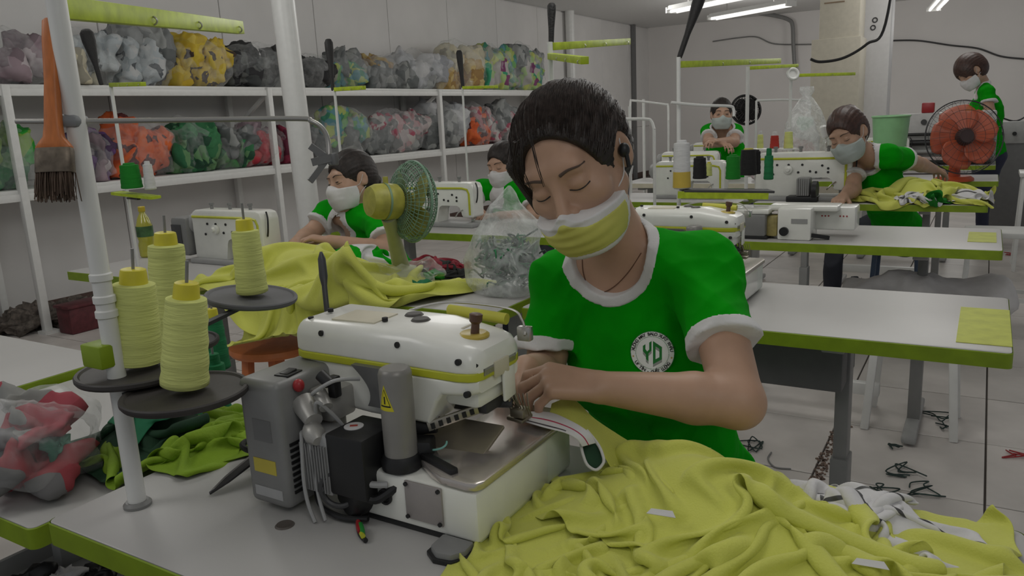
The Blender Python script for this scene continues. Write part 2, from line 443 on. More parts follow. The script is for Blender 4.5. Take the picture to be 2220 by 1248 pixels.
def cable(name,pts,r,label,m=BLACK):
    P=[Vector([float(q) for q in p]) for p in pts]
    out=[]
    for i in range(len(P)-1):
        p0=P[max(i-1,0)];p1=P[i];p2=P[i+1];p3=P[min(i+2,len(P)-1)]
        for k in range(8):
            t=k/8; out.append(.5*((2*p1)+(p2-p0)*t+(2*p0-5*p1+4*p2-p3)*t*t+(3*p1-p0-3*p2+p3)*t**3))
    out.append(P[-1])
    return single(name,MB().tube(out,r,8),m,label,'cable',P[0])
def spline(pts,k=8):
    P=[Vector([float(q) for q in p]) for p in pts]; out=[]
    for i in range(len(P)-1):
        p0=P[max(i-1,0)];p1=P[i];p2=P[i+1];p3=P[min(i+2,len(P)-1)]
        for j in range(k):
            t=j/k; out.append(.5*((2*p1)+(p2-p0)*t+(2*p0-5*p1+4*p2-p3)*t*t+(3*p1-p0-3*p2+p3)*t**3))
    return out+[P[-1]]
q=[at(x,y,6.6) for x,y in ((1757,128),(1780,134),(1830,125),(1880,95),(1920,50),(1952,-15))]; q[-1][2]=max(q[-1][2],2.9)
cable('slack_cable',q,.012,'thick black cable sagging from the ceiling across both back pillars')
q=[onY(x,y,BY-.03) for x,y in ((1931,88),(1990,88),(2060,98),(2120,105),(2170,122),(2225,128))]
cable('wall_wire',q,.014,'thin dark wire stapled across the back wall above the standing worker',DARK)
q=[onY(x,y,BY-.03) for x,y in ((1545,90),(1600,82),(1640,80),(1680,95),(1760,96))]
cable('wall_wire',q,.012,'thin grey wire crossing the back wall left of the cream pillar',GREY)
q=[onY(x,y,BY-.2) for x,y in ((1640,28),(1680,34),(1708,42),(1718,55),(1720,100),(1724,160))]
cable('bent_pipe',q,.035,'grey pipe bending down the back wall under the lit tube lamps',GREY)['category']='pipe'
TUBE=mat('tube_glow',(1,.985,.95),.4,emit=1.6)
def tube_lamp(loc,rz,L,label,tubes=2,group=None):
    t=thing('fluorescent_lamp',label,'lamp',loc,rz,world=False)
    obj('housing',MB().prism([(-.09,0),(.09,0),(.05,.05),(-.05,.05)],(0,-L/2,0),(1,0,0),(0,0,1),(0,1,0),L),WHITE,t)
    for s in ((-.045,.045) if tubes==2 else (0,)):
        obj('tube',MB().cyl((s,-L/2+.03,-.016),(s,L/2-.03,-.016),.016,n=12),TUBE,t)
    for s in (-1,1):
        obj('end_cap',MB().box((0,s*L/2,0),(.17,.02,.06)),WHITE,t)
    for s in (-.3,.3):
        obj('hanger',MB().cyl((0,s*L,.05),(0,s*L,max(.06,CEI-loc[2])),.006,n=6),STEEL,t)
    return t
a=at(1548,4,8.0); tube_lamp((a[0],a[1],a[2]),math.radians(62),1.25,'twin tube ceiling lamp nearer the dark beam, left one of the lit pair')
a=at(1625,24,9.6); tube_lamp((a[0],a[1],a[2]),math.radians(62),1.25,'twin tube ceiling lamp whose lower end hangs below the dark beam')
a=at(2036,6,9.6); tube_lamp((a[0],a[1],a[2]),math.radians(8),1.4,'single lit tube ceiling lamp at top right above the standing worker',2)

# ------------------------------------------------------------------ storage rack along the left wall
def build_rack():
    t=thing('storage_rack','long white two-tier steel rack along the left wall filled with bagged garments','rack',(-5.7,6.8,0))
    x0,x1=-5.97,-5.42; zl,zt=.955,1.63
    for z in (zl,zt):
        obj('shelf',MB().box(((x0+x1)/2,6.3,z),(x1-x0,11.4,.03),bev=.004),WHITE,t)
        obj('shelf_lip',MB().box((x1,6.3,z-.035),(.03,11.4,.05),bev=.004),WHITE,t)
    pm=[]
    for px,py in ((30,300),(592,280),(957,260)):
        pm.append(onX(px,py,x1+.02)[1])
    pm+= [pm[-1]+2.9, 11.9, .9]
    for y in pm:
        obj('post',MB().box((x1+.01,y,.82),(.05,.05,1.64),bev=.004).box((x1+.03,y,.01),(.10,.1,.02)),WHITE,t)
        obj('post',MB().box((x0+.03,y,.82),(.05,.05,1.64),bev=.004),WHITE,t)
        obj('bracket',MB().bar((x1-.01,y,zt-.04),(x0+.05,y,zt-.35),.03,.03),WHITE,t)
    return x0,x1,zl,zt
RX0,RX1,RZL,RZT=build_rack()
def garment_bag(px0,px1,tier,hpx,mats,label,seed,depth=.42,film_=PLAST,group=None,lean=0,tie=True,droop=0,amp=.05,n=5):
    """bag spanning image columns px0..px1 on a tier, top at image row hpx"""
    z=(RZL if tier==0 else RZT)+.016
    py=(400-(px0+px1)*.045) if tier==0 else 185
    ya=onX(px0,py,RX1-.1)[1]; yb=onX(px1,py,RX1-.1)[1]; yc=(ya+yb)/2; W=(yb-ya)/2*1.04
    H=(onX((px0+px1)/2,hpx,RX1-.2)[2]-z)
    xc=RX1-.22
    t=thing('garment_bag',label,'garment bag',(xc,yc,z),0,group)
    r=np.random.default_rng(seed)
    for i in range(n):
        m=mats[i%len(mats)]
        f=(i+.5)/n*2-1
        hh=H*(.42+.10*r.uniform())*(1-.25*abs(f)); 
        cx=xc+r.uniform(-.05,.10); cy=yc+f*W*.72; cz=z+hh*.85+ (H*.30 if i%3==1 else 0)
        obj('garment',blob((cx,cy,cz),(depth*.40,W*(.42 if n>2 else .7),hh),seed*13+i,12,.035,44,26,flat=z+.004),m,t,ang=0)
    b=blob((xc+.01,yc,z+H*.45),(depth*.56,W*1.0,H*.56),seed+5,10,amp*.55,56,32,flat=z+.001)
    V=np.array(b.v)
    if tie:   # gather the mouth of the bag into a knot
        k=np.array([xc,yc+lean*W,z+H*.98]); d=V-k; w_=np.exp(-((d[:,0]/.12)**2+(d[:,1]/(.5*W+.02))**2)*1.2)*np.clip((V[:,2]-z-H*.55)/(H*.4),0,1)
        V[:,2]+=w_*H*.12; V[:,:2]-=d[:,:2]*w_[:,None]*.5
    b.v=[tuple(p) for p in V]
    obj('plastic_film',b,film_,t,ang=0)
    if droop:
        obj('plastic_film',blob((RX1+.02,yc+W*.3,z-droop*.4),(.07,W*.5,droop),seed+9,30,.03,30,20),film_,t,ang=0)
    return t
P_=patch
mauve=P_('cloth_mauve',[(.32,.24,.27),(.5,.44,.46),(.2,.15,.17)],6); cream=P_('cloth_cream',[(.55,.50,.36),(.50,.46,.34),(.45,.42,.31),(.3,.28,.22)],9)
bluew=P_('cloth_bluewhite',[(.42,.46,.48),(.34,.38,.40),(.5,.51,.51),(.46,.49,.5),(.38,.41,.42),(.10,.11,.12)],20); ylw=P_('cloth_yellow',[(.55,.38,.03),(.58,.43,.04),(.5,.36,.05),(.56,.40,.03),(.52,.38,.04),(.60,.46,.08),(.05,.03,.02)],16)
dgr=P_('cloth_darkgrey',[(.045,.05,.05),(.09,.095,.09),(.02,.02,.022)],14); blk=P_('cloth_black',[(.015,.015,.016),(.03,.03,.03)],14)
grn=P_('cloth_green',[(.02,.13,.05),(.04,.20,.075),(.015,.07,.035),(.03,.16,.06),(.12,.26,.11)],11); brg=P_('cloth_bright_green',[(.01,.30,.02),(.02,.2,.03),(.2,.35,.05)],7)
pur=P_('cloth_purple',[(.12,.05,.17),(.2,.11,.25),(.06,.03,.08)],8); org=P_('cloth_orange',[(.62,.11,.025),(.66,.13,.03),(.56,.09,.02),(.60,.11,.03),(.64,.12,.03),(.58,.10,.03),(.10,.02,.02)],13)
redc=P_('cloth_red',[(.42,.025,.045),(.36,.022,.04),(.46,.05,.06)],9); crim=P_('cloth_crimson',[(.22,.02,.05),(.32,.05,.1),(.10,.01,.03)],8)
gry=P_('cloth_grey',[(.2,.21,.21),(.3,.31,.3),(.12,.13,.13)],9); sil=P_('cloth_silver',[(.42,.43,.45),(.3,.31,.33),(.52,.52,.53)],6)
mul=P_('cloth_multi_green',[(.15,.35,.12),(.05,.22,.14),(.35,.42,.12),(.3,.3,.25),(.1,.25,.28)],13); pnk=P_('cloth_pink',[(.45,.27,.28),(.5,.46,.44),(.42,.36,.36),(.36,.08,.12),(.2,.2,.2)],14)
tan=P_('cloth_tan',[(.42,.28,.09),(.5,.38,.16),(.3,.18,.06)],10); mix=P_('cloth_mixed',[(.35,.5,.2),(.5,.55,.15),(.2,.05,.14),(.04,.3,.16),(.45,.42,.4)],8)
for a in [
 (-90,130,1,75,[mauve,sil],'mauve and off-white bagged garments at the far left end of the top tier',11),
 (140,262,1,75,[cream,bluew,gry],'clear bag of cream clothes on the top tier, directly left of the blue-white print bag',12),
 (258,378,1,55,[bluew,gry,bluew],'tall bag of blue-white printed clothes on the top tier under the lime thread arm',13),
 (368,510,1,82,[ylw,ylw,ylw],'clear bag of mustard yellow clothes with dark spots on the top tier',14),
 (500,640,1,98,[dgr,blk,dgr],'dark charcoal bag on the top tier just left of the round pillar',15),
 (640,722,1,122,[blk,blk],'black bag on the top tier just right of the round pillar',16),
 (722,802,1,112,[mul,gry,mul],'small green and teal patterned bag on the top tier beside the black sleeve',17),
 (798,862,1,122,[gry,tan,gry],'narrow grey bag on the top tier between the teal bag and the silver bag',18),
 (845,972,1,116,[gry,sil,sil],'silver grey bag on the top tier sagging over the lip of the rack',19),
 (955,1055,1,98,[tan,cream,tan],'tan and cream clothes bag on the top tier behind the third black sleeve',20),
 (1045,1115,1,106,[mix,mul,mix],'yellow-green mixed clothes bag on the top tier, second from its far end',21),
 (1105,1182,1,100,[mul,gry,mix],'grey and green clothes bag at the far end of the top tier',22),
 ]: garment_bag(*a,group='garment bags on the top tier')
for a in [
 (-70,100,0,262,[grn,brg,grn],'green bag with a bright green knotted top at the left end of the lower tier',31),
 (175,252,0,278,[pur,pur,mauve],'purple garment bag on the lower tier behind the foreground stand post',32),
 (245,388,0,262,[org,org,org],'bright orange garment bag with dark prints on the lower tier',33),
 (368,478,0,264,[grn,grn,grn],'green garment bag on the lower tier touching the orange bag',34),
 (462,556,0,278,[grn,gry,brg],'grey-green bag with a bright green corner on the lower tier left of the red bag',35),
 (530,616,0,270,[redc,mauve,redc],'red garment bag bulging over the lower tier at the white rack post',36),
 (602,668,0,268,[crim,crim],'crimson bag on the lower tier behind the round pillar',37),
 (690,808,0,236,[gry,mul,gry],'grey bag with green scraps on the lower tier above the masked worker',38),
 (800,930,0,240,[gry,pnk,pnk],'grey, white and pink bag on the lower tier left of the third rack post',39),
 (922,1014,0,224,[gry,sil,gry],'swirled grey bag on the lower tier at the third rack post',40),
 (1008,1072,0,228,[org,pnk,org],'orange and pink bag on the lower tier behind the yellow cone',41),
 (1062,1140,0,226,[pnk,gry,pnk],'pale pink and grey bag at the far end of the lower tier',42),
 ]: garment_bag(*a,group='garment bags on the lower tier')
# ------------------------------------------------------------------ sewing tables
TZ=.76
def rrect(x0,x1,y0,y1,r,n=5):
    P=[]
    for cx,cy,a in ((x1-r,y1-r,0),(x0+r,y1-r,90),(x0+r,y0+r,180),(x1-r,y0+r,270)):
        for k in range(n+1):
            q=math.radians(a+90*k/n); P.append((cx+r*math.cos(q),cy+r*math.sin(q)))
    return P
def sewing_table(x0,x1,y0,y1,label,z=TZ,legs=True,tape=None,group='sewing tables',rz=0,legx=None,grommet=None,panel=None,edge=LIME,bar=True):
    t=thing('sewing_table',label,'table',((x0+x1)/2,(y0+y1)/2,0),rz,group)
    obj('tabletop',MB().prism(rrect(x0+.001,x1-.001,y0+.001,y1-.001,.012),(0,0,z-.031),(1,0,0),(0,1,0),(0,0,1),.031,bev=.001),TOP,t)
    ring=MB(); a=rrect(x0-.0015,x1+.0015,y0-.0015,y1+.0015,.0135); b=rrect(x0,x1,y0,y1,.012); n=len(a); V=[];F=[]
    for (u,zz) in ((a,z-.033),(a,z-.002),(b,z-.0005),(b,z-.033)): V+=[(p[0],p[1],zz) for p in u]
    for k in range(4):
        for i in range(n):
            j=(i+1)%n; F.append((k*n+i,k*n+j,((k+1)%4)*n+j,((k+1)%4)*n+i))
    obj('edging',MB().add(V,F),edge,t)
    ym=(y0+y1)/2
    if legs:
        for lx in (legx or (x0+.18,x1-.37)):
            obj('leg',MB().box((lx,ym,.52),(.034,.06,.42),bev=.004).box((lx,ym,.19),(.044,.075,.36),bev=.004),GREY if lx>-.5 else MID,t)
            obj('foot',MB().box((lx,ym,.025),(.05,y1-y0-.04,.03),bev=.008),MID,t)
            obj('top_bracket',MB().box((lx,ym,z-.043),(.05,y1-y0-.1,.022),bev=.003),MID,t)
        if bar: obj('stretcher',MB().box(((x0+x1)/2-.1,ym,.13),(x1-x0-.55,.04,.05),bev=.004),WHITE,t)
    if panel: obj('drive_box',MB().box(panel[0],panel[1],bev=.008),panel[2],t)
    if tape: obj('tape_patch',MB().box(((tape[0]+tape[1])/2,(tape[2]+tape[3])/2,z+.0008),(tape[1]-tape[0],tape[3]-tape[2],.0012)),mat('lime_tape',(.52,.56,.08),.6,var=.12),t)
    if grommet: obj('grommet',MB().lathe([(.0135,0),(.0135,.6),(.011,1),(.006,.75)],(grommet[0],grommet[1],z-.004),(grommet[0],grommet[1],z+.002),20),mat('grommet_brown',(.10,.085,.075),.5),t)
    return t
sewing_table(-1.078,.07,.50,1.03,'white lime-edged table nearest the camera carrying the big grey and white overlock machine',grommet=(-.763,.641),legx=(-.95,-.2))
sewing_table(-1.078,.072,1.80,2.32,'white lime-edged table right behind the main worker with lime tape on its corner',tape=(-.03,.072,1.85,2.18),legx=(-.85,-.275),
   panel=((-.475,2.06,.635),(.42,.22,.12),mat('slate_panel',(.11,.11,.11),.55)))
sewing_table(-1.078,.067,3.05,3.57,'second white lime-edged table behind the main worker, with a white sack beneath it',tape=(-.04,.05,3.22,3.46),legx=(-.85,-.18))
sewing_table(-1.078,.02,4.33,4.85,'third white lime-edged table on the right, heaped with lime clothes before the masked worker',legx=(-.85,-.25))
sewing_table(-1.078,.07,5.60,6.1,'far white lime-edged table on the right under the orange fan',legx=(-.85,-.25))
sewing_table(-1.078,.06,6.9,7.4,'farthest table of the right row, just in front of the standing worker',legx=(-.85,-.25))
sewing_table(-1.765,-1.125,.50,1.06,'short white side table at the left under the dark green garment heap',z=.735,legx=(-1.6,-1.3),edge=LIME,bar=False)
sewing_table(-3.1,-1.782,.42,1.05,'white table with a lime end strip at the left edge of the picture',z=.752,legx=(-2.9,-2.0))
sewing_table(-3.13,-1.115,1.70,2.26,'long white table in front of the worker in the white mask, covered with lime cloth',legx=(-2.6,-1.2))
sewing_table(-3.1,-1.12,2.95,3.5,'white table behind the yellow-green fan, bare at its near corner',legx=(-2.6,-1.2))
sewing_table(-2.35,-1.16,4.3,4.8,'white table of the middle row hidden behind the main worker\'s head',legx=(-2.2,-1.4))
sewing_table(-2.35,-1.16,5.45,5.95,'cluttered white table in front of the far worker with folded arms',legx=(-2.2,-1.4),edge=CREAM)
sewing_table(-2.35,-1.16,6.9,7.4,'farthest white table of the middle row behind the far worker',legx=(-2.2,-1.4),edge=CREAM)

# ------------------------------------------------------------------ thread stands
def thread_stand(base,label,ztop,arms=(),trays=(),sleeve=None,r=.008,bar=None,collar=None,base_r=.02,bracket=None,group='thread stands',rail=None):
    x,y,z0=[float(q) for q in base]
    t=thing('thread_stand',label,'thread stand',(x,y,z0),0,group)
    obj('base_flange',MB().lathe([(base_r,0),(base_r,.5),(base_r*.8,1)],(x,y,z0),(x,y,z0+.008),24),GREY,t)
    obj('post',MB().cyl((x,y,z0+.006),(x,y,ztop),r,n=18),WHITE,t)
    if collar:
        c=MB()
        for zz in collar: c.lathe([(r,0),(r*1.18,.15),(r*1.18,.85),(r,1)],(x,y,zz),(x,y,zz+.012),18)
        obj('collar',c,WHITE,t)
    for (e,h,zz) in arms:
        a=Vector((x,y,zz)); b=Vector([float(q) for q in e]); d=(b-a).normalized()
        m=MB().bar(a+d*.006,b,.018,h,bev=.001)
        obj('thread_arm',m,LIMEARM,t)
        L=(b-a).length; k=MB(); sd=Vector((0,0,1)).cross(d).normalized()
        for q in (.35,.62,.95): 
            c=a+d*(L*q)-sd*.009; k.torus(c+Vector((0,0,-h*.2)),d,h*.22,h*.06,12,5)
        objs('thread_eye',k,STEEL,t)
    for (tx,ty,tz,tr,m,tilt) in trays:
        a=Vector((x,y,tz-.012)); c=Vector((tx,ty,tz))
        obj('tray_arm',MB().bar(a,(tx,ty,tz-.012),.012,.006),BLACK,t)
        n=Vector(tilt).normalized()
        p=obj('tray',MB().lathe([(tr*.3,.0),(tr*.97,.0),(tr,.35),(tr,.8),(tr*.98,1),(tr*.93,1.0),(tr*.90,.72),(tr*.2,.72)],c-n*.008,c+n*.002,48),m,t)
    if rail:
        a,b,dz=rail; obj('cone_rail',MB().bar(a,b,.09,.010,bev=.002),DARK,t); obj('rail_edge',MB().bar(Vector(a)+Vector((0,-.048,-.014)),Vector(b)+Vector((0,-.048,-.014)),.006,.028),LIMEARM,t)
    if sleeve:
        a,b,ra,rb=sleeve; q=MB().lathe([(rb*.9,0),(rb,.05),(rb*1.1,.35),(ra,.8),(ra*1.02,.94),(ra*.7,1)],a,b,14)
        obj('cable_sleeve',q,mat('sleeve_black',(.012,.011,.011),.6,bump=.5,bscale=200),t)
    if bracket: obj('clamp',MB().box(bracket[0],bracket[1],bev=.003),bracket[2],t)
    return t
def cone(base,label,m=CONE,h=.125,r0=.031,r1=.024,cap=CTOP,group=None,pin=True,caph=.02,name='thread_cone'):
    x,y,z=[float(q) for q in base]; r=np.random.default_rng(int(abs(x*9973+y*771))%9999)
    t=thing(name,label,'thread cone',(x,y,z),0,group)
    pr=[(r0*.86,0),(r0,.02)]
    n=12
    for i in range(1,n): 
        q=i/n; pr.append((r0+(r1-r0)*q+.0007*math.sin(i*2.3)+r.uniform(-.0004,.0004),q))
    pr+=[(r1*.98,.985),(r1*.6,1)]
    obj('thread',MB().lathe(pr,(x,y,z+.002),(x,y,z+h),36),m,t,ang=60)
    obj('cone_core',MB().lathe([(r1*.66,0),(r1*.62,.7),(r1*.58,.95),(r1*.5,1),(r1*.25,.98)],(x,y,z+h*.99),(x,y,z+h+caph),24),cap,t)
    if pin: obj('pin',MB().cyl((x,y,z+h+caph*.8),(x,y,z+h+caph+.028),.0022,n=10),GREY,t)
    return t
# the big stand in the foreground
pb=np.array([-1.0,.587,TZ]); dA=at(300,797,1.10); dB=at(402,847,1.03); dC=at(545,640,1.43); dE=at(376,742,1.33)
up=(0,0,1)
stand=thread_stand(pb,'white thread stand post rising from the front table with four cone trays',1.46,
  arms=[(at(520,60,1.74),.027,1.432)],
  trays=[(*dA,.082,TRAY,up),(*dB,.081,TRAY,up),(*dC,.082,mat('tray_grey',(.13,.13,.14),.5),(.12,.05,1)),(*dE,.074,TRAY,up)],
  r=.0122,collar=(1.035,1.055,1.085),base_r=.019,bracket=((pb[0]-.012,pb[1]-.01,.985),(.045,.03,.032),LIME))
c=at(150,263,1.0); a0=at(35,263,1.0); a1=at(640,257,1.02); 
obj('cross_bar',MB().tube(spline([a0,c,at(400,260,1.01),a1,at(676,263,1.02),at(700,280,1.025),at(711,306,1.03),at(713,340,1.03)],10),.0034,12),mat('bar_steel',(.42,.41,.39),.35,.7),stand)
obj('cross_clamp',MB().bar(at(120,261,.995),at(182,263,.995),.034,.016,bev=.006),mat('clamp_grey',(.22,.23,.24),.45),stand)
obj('hook_guide',MB().bar(at(672,316,1.02),at(722,352,1.03),.004,.009).bar(at(733,338,1.03),at(676,352,1.02),.004,.010).bar(at(712,340,1.03),at(672,393,1.02),.004,.008).box(at(722,345,1.03),(.014,.008,.016),bev=.002),mat('guide_grey',(.17,.17,.17),.4,.3),stand)
# cones on it
k1=cone(dA+[0,0,.003],'pale yellow thread cone on the left black tray of the front stand',h=.116,r0=.034,r1=.028)
k2=cone(dB+[0,0,.003],'pale yellow thread cone on the nearest black tray, frontmost of the four',h=.121,r0=.0305,r1=.0255)
k3=cone(dE+[0,0,.003],'yellow thread cone behind the other three, tallest in view by the post',h=.163,r0=.034,r1=.0285)
cone(dC+[.004,0,.003],'slim yellow thread cone standing on the tilted grey tray',h=.118,r0=.028,r1=.024)
for k_,a_ in ((k1,6),(k2,9),(k3,4)): k_.rotation_euler=Matrix.Rotation(math.radians(a_),3,Vector([float(q) for q in FW])).to_euler(); k_.location.z+=.0035
GRC=mat('green_thread',(.01,.16,.055),.85,var=.3,scale=6,bump=.4,bscale=40,stretch=(1,1,8)); BKC=mat('black_thread',(.012,.011,.012),.8,bump=.4,bscale=40,stretch=(1,1,8)); WHC=mat('white_thread',(.62,.62,.62),.85,bump=.4,bscale=40,stretch=(1,1,8)); BGC=mat('vivid_green_thread',(.005,.20,.012),.85,bump=.4,bscale=40,stretch=(1,1,8)); RDC=mat('red_thread',(.40,.03,.02),.8)
q=on(478,893,.735); cone(q,'dark green thread cone standing on the side table under the nearest tray',GRC,h=.10,r0=.022,r1=.019,cap=GRC)
q=on(467,812,.735); 
cone(on(476,800,.737),'teal and yellow thread cone on the side table behind the nearest yellow cone',GRC,h=.125,r0=.026,r1=.02,cap=CTOP)
# paint brush hanging in front of the post
def brush():
    a=at(112,165,.975); b=at(122,430,.975); z=Vector(a-b).normalized(); L=Vector(a-b).length; side=Vector([float(v) for v in RT]); side=(side-z*side.dot(z)).normalized(); dep=z.cross(side)
    t=thing('paint_brush','wide orange-handled paint brush hanging bristles down beside the foreground post','brush',b)
    def sec(rows,nm,m):
        mb=MB(); V=[];F=[];n=20
        for (q,wd,th) in rows:
            c=Vector([float(v) for v in b])+z*(L*q)
            for k in range(n):
                u=2*PI*k/n; cx=math.copysign(abs(math.cos(u))**.6,math.cos(u)); cy=math.copysign(abs(math.sin(u))**.6,math.sin(u))
                V.append(c+side*(wd*cx)+dep*(th*cy))
        m_=len(rows)
        for j in range(m_-1):
            for k in range(n): F.append((j*n+k,j*n+(k+1)%n,(j+1)*n+(k+1)%n,(j+1)*n+k))
        F.append(tuple(range(n))[::-1]); F.append(tuple((m_-1)*n+k for k in range(n)))
        obj(nm,mb.add(V,F),m,t)
    sec([(.40,.0225,.007),(.42,.0225,.008),(.45,.019,.008),(.50,.0125,.0075),(.60,.0105,.007),(.80,.0095,.0065),(.95,.0085,.006),(1.3,.0095,.006),(1.45,.0085,.005),(1.47,.005,.004)],'handle',mat('brush_wood',(.50,.15,.035),.45,var=.15,scale=30,stretch=(6,6,.6)))
    sec([(.21,.0235,.0095),(.22,.0238,.010),(.39,.0232,.009),(.41,.0225,.0085)],'ferrule',mat('ferrule_rust',(.16,.13,.10),.5,.6,var=.5,scale=60))
    mb=MB(); r=np.random.default_rng(3)
    for i in range(260):
        u=r.uniform(-1,1); v=r.uniform(-1,1); p=Vector([float(k) for k in b])+z*(L*.215)+side*(.0222*u)+dep*(.0085*v)
        e=Vector([float(k) for k in b])+z*(L*r.uniform(-.03,.05))+side*(.0245*u+r.normal()*.0015)+dep*(.010*v+r.normal()*.001)
        mb.tube([p,(p+e)/2+side*r.normal()*.0005,e],.0006,3)
    o=obj('bristles',mb,mat('bristle_brown',(.10,.065,.045),.8,var=.4),t); o['kind']='stuff'
brush()
# stands of the other machines
def far_stand(px,py,t,label,ztopy,armpx,slv,extra=None,rail=None,trays=(),r=.0065,zb=TZ,slx=0):
    b=at(px,py,t); x,y=float(b[0]),float(b[1])
    top=b[2]
    arms=[(at(ax,ay,t*k),h,float(at(px,sy,t)[2])) for (ax,ay,k,h,sy) in armpx]
    s=None
    if slv:
        a=Vector([float(q) for q in at(slv[0],slv[1],t)]); c=Vector([float(q) for q in at(slv[2],slv[3],t)]); s=(a,c,slv[4]*t/FPX,slv[5]*t/FPX)
    return thread_stand((x,y,zb),label,float(at(px,ztopy,t)[2]),arms,trays,s,r=r,base_r=.016,rail=rail)
ta=at(300,424,2.8)
far_stand(241,190,2.8,'thin white thread stand by the left wall machine with a lime tray of two cones',180,[(311,182,.93,.014,184)],(220,183,186,66,14,5),trays=[(*ta,.03,TRAY,up)])
obj('lime_rail',MB().bar(at(252,418,2.8),at(338,428,2.75),.05,.010),LIMEARM,COL.objects['thread_stand.001'])
cone(at(287,409,2.77)+[0,0,0],'green thread cone on the small lime tray at left',BGC,h=.085,r0=.036,r1=.031,cap=BGC,pin=False,caph=.006)
cone(at(327,412,2.77),'slim white thread cone beside the green one on the small lime tray',WHC,h=.092,r0=.02,r1=.015,cap=WHC,pin=False,caph=.01)
far_stand(727,215,3.75,'thin white thread stand rising behind the worker in the white mask',195,[(790,190,.96,.018,194)],(722,196,712,86,9,4),zb=0)
far_stand(1004,215,4.6,'thin white thread stand with a black sleeve left of the main worker',190,[(1078,188,.96,.016,190)],(1004,192,995,110,7,4),zb=0)
s3=far_stand(1194,150,2.1,'white thread stand close behind the main worker\'s head with two lime arms',92,[(1362,90,1.25,.02,102),(1268,131,.8,.016,122),(1240,196,.95,.01,196)],(1195,92,1196,8,9.5,6),r=.0075)
rl=(at(1478,412,3.15),at(1672,414,3.15))
s4=far_stand(1471,150,3.18,'white thread stand with a rail of black and green cones right of the main worker',124,[(1690,132,1.32,.026,140)],(1473,124,1522,-20,13,6),rail=(tuple(map(float,rl[0])),tuple(map(float,rl[1])),0),r=.0085)
obj('cross_bar',MB().tube(spline([at(1455,222,3.18),at(1520,228,3.2),at(1580,230,3.25),at(1590,236,3.26),at(1591,252,3.26)],8),.006,8),WHITE,s4)
s5=far_stand(1621,170,4.2,'slanted-looking white thread stand with a lime arm left of the pressure dial',145,[(1728,142,1.1,.018,148)],None,r=.010)
s6=far_stand(1714,200,4.6,'white thread stand topped by a round white dial before the cream pillar',165,[(1852,160,1.06,.018,164)],None,r=.009)
q=at(1719,160,4.55); obj('dial',MB().torus(q,FW,.030,.009,24,8).cyl(q,q+FW*.01,.024),WHITE,s6)
far_stand(1395,215,6.2,'far white frame stand left of the two tall white posts',215,[],None,r=.012,zb=0)
far_stand(1365,240,5.2,'far thin white stand directly behind the main worker\'s head',230,[],None,r=.010,zb=0)
# thin white cone-rack frames in the background
def frame(pts,t,label,r=.009,zb=TZ):
    P=[at(x,y,t) for x,y in pts]; b=P[0].copy()
    tt=thing('cone_rack_frame',label,'frame',(b[0],b[1],zb),0,'cone rack frames')
    obj('tube',MB().tube(spline(P,6),r,8),WHITE,tt); obj('post',MB().cyl((b[0],b[1],zb),tuple(b),r,n=10),WHITE,tt)
    e=P[-1]; obj('post',MB().cyl((e[0],e[1],zb),tuple(e),r,n=10),WHITE,tt)
frame([(1366,262),(1367,222),(1372,218),(1440,226),(1448,230),(1449,262)],6.0,'pale tube frame just above the round-cornered one in the far left clutter')
frame([(1345,258),(1400,258),(1412,263),(1418,280)],4.4,'round-cornered white tube frame nearest the main worker\'s head',zb=0)
frame([(1640,218),(1700,216),(1748,218),(1756,225)],6.4,'thin far frame between the dial and the dark wall fan')
# cones on the rail
def rc(px,pyb,w_,h_,m,label,cap,t=3.13,ph=.006):
    k=t/FPX; b=on(px,pyb,float(rl[0][2])+.006) if t<3.5 else at(px,pyb,t)
    cone(b,label,m,h=h_*k*.97,r0=w_/2*k,r1=w_/2*k*.86,cap=cap,pin=False,caph=ph)
rc(1517,388,34,54,BKC,'black thread cone at the left of the rail, beside a yellow label',BKC)
rc(1589,389,35,57,BGC,'vivid green thread cone in the middle of the rail',BGC)
rc(1622,380,42,66,BKC,'wide black and yellow topped thread cone right of the vivid green one',mat('cone_label_yellow',(.5,.45,.08),.6))
rc(1641,378,18,60,BKC,'narrow dark thread cone at the far end of the black ones',BKC)
rc(1666,390,22,58,GRC,'soft teal thread cone in front of the white panel machine',GRC,ph=.03)
rc(1537,382,16,34,CONE,'small yellow thread spool between the black and the green cone',CTOP)
for (px,py,w_,h_,m,l,tt) in ((1648,322,14,30,CONE,'first small yellow cone from the left above the panel machine',4.4),(1679,322,20,28,RDC,'small red cone between two yellow ones above the panel machine',4.4),(1709,322,20,36,CONE,'yellow cone with pale shoulder right of the red one above the panel machine',4.4)):
    k=tt/FPX; b=at(px,py,tt); cone(b,l,m,h=h_*k,r0=w_/2*k,r1=w_/2*k*.8,cap=WHC,pin=False,caph=.02)
t=single('cone_shelf',MB().bar(at(1635,324,4.42),at(1725,322,4.42),.12,.008).bar(at(1640,326,4.42),(*at(1640,326,4.42)[:2],TZ),.01,.01).bar(at(1720,324,4.42),(*at(1720,324,4.42)[:2],TZ),.01,.01),WHITE,'thin white shelf bearing the red and yellow cones above the panel machine','shelf',at(1680,324,4.42))
q=at(1478,352,3.12); k=3.12/FPX
cone(np.array([q[0],q[1],rl[0][2]+.005]),'tall white cone with a yellow label at the left of the rail',WHC,h=100*k,r0=19*k,r1=17*k,cap=WHC,pin=False,caph=.01)
obj('paper_label',MB().lathe([(19.4*k,0),(18.6*k,1)],(q[0],q[1],rl[0][2]+.012),(q[0],q[1],rl[0][2]+.012+34*k),24,cap=False),mat('label_amber',(.55,.40,.06),.6),[o for o in COL.objects if o.name.startswith('thread_cone')][-1])
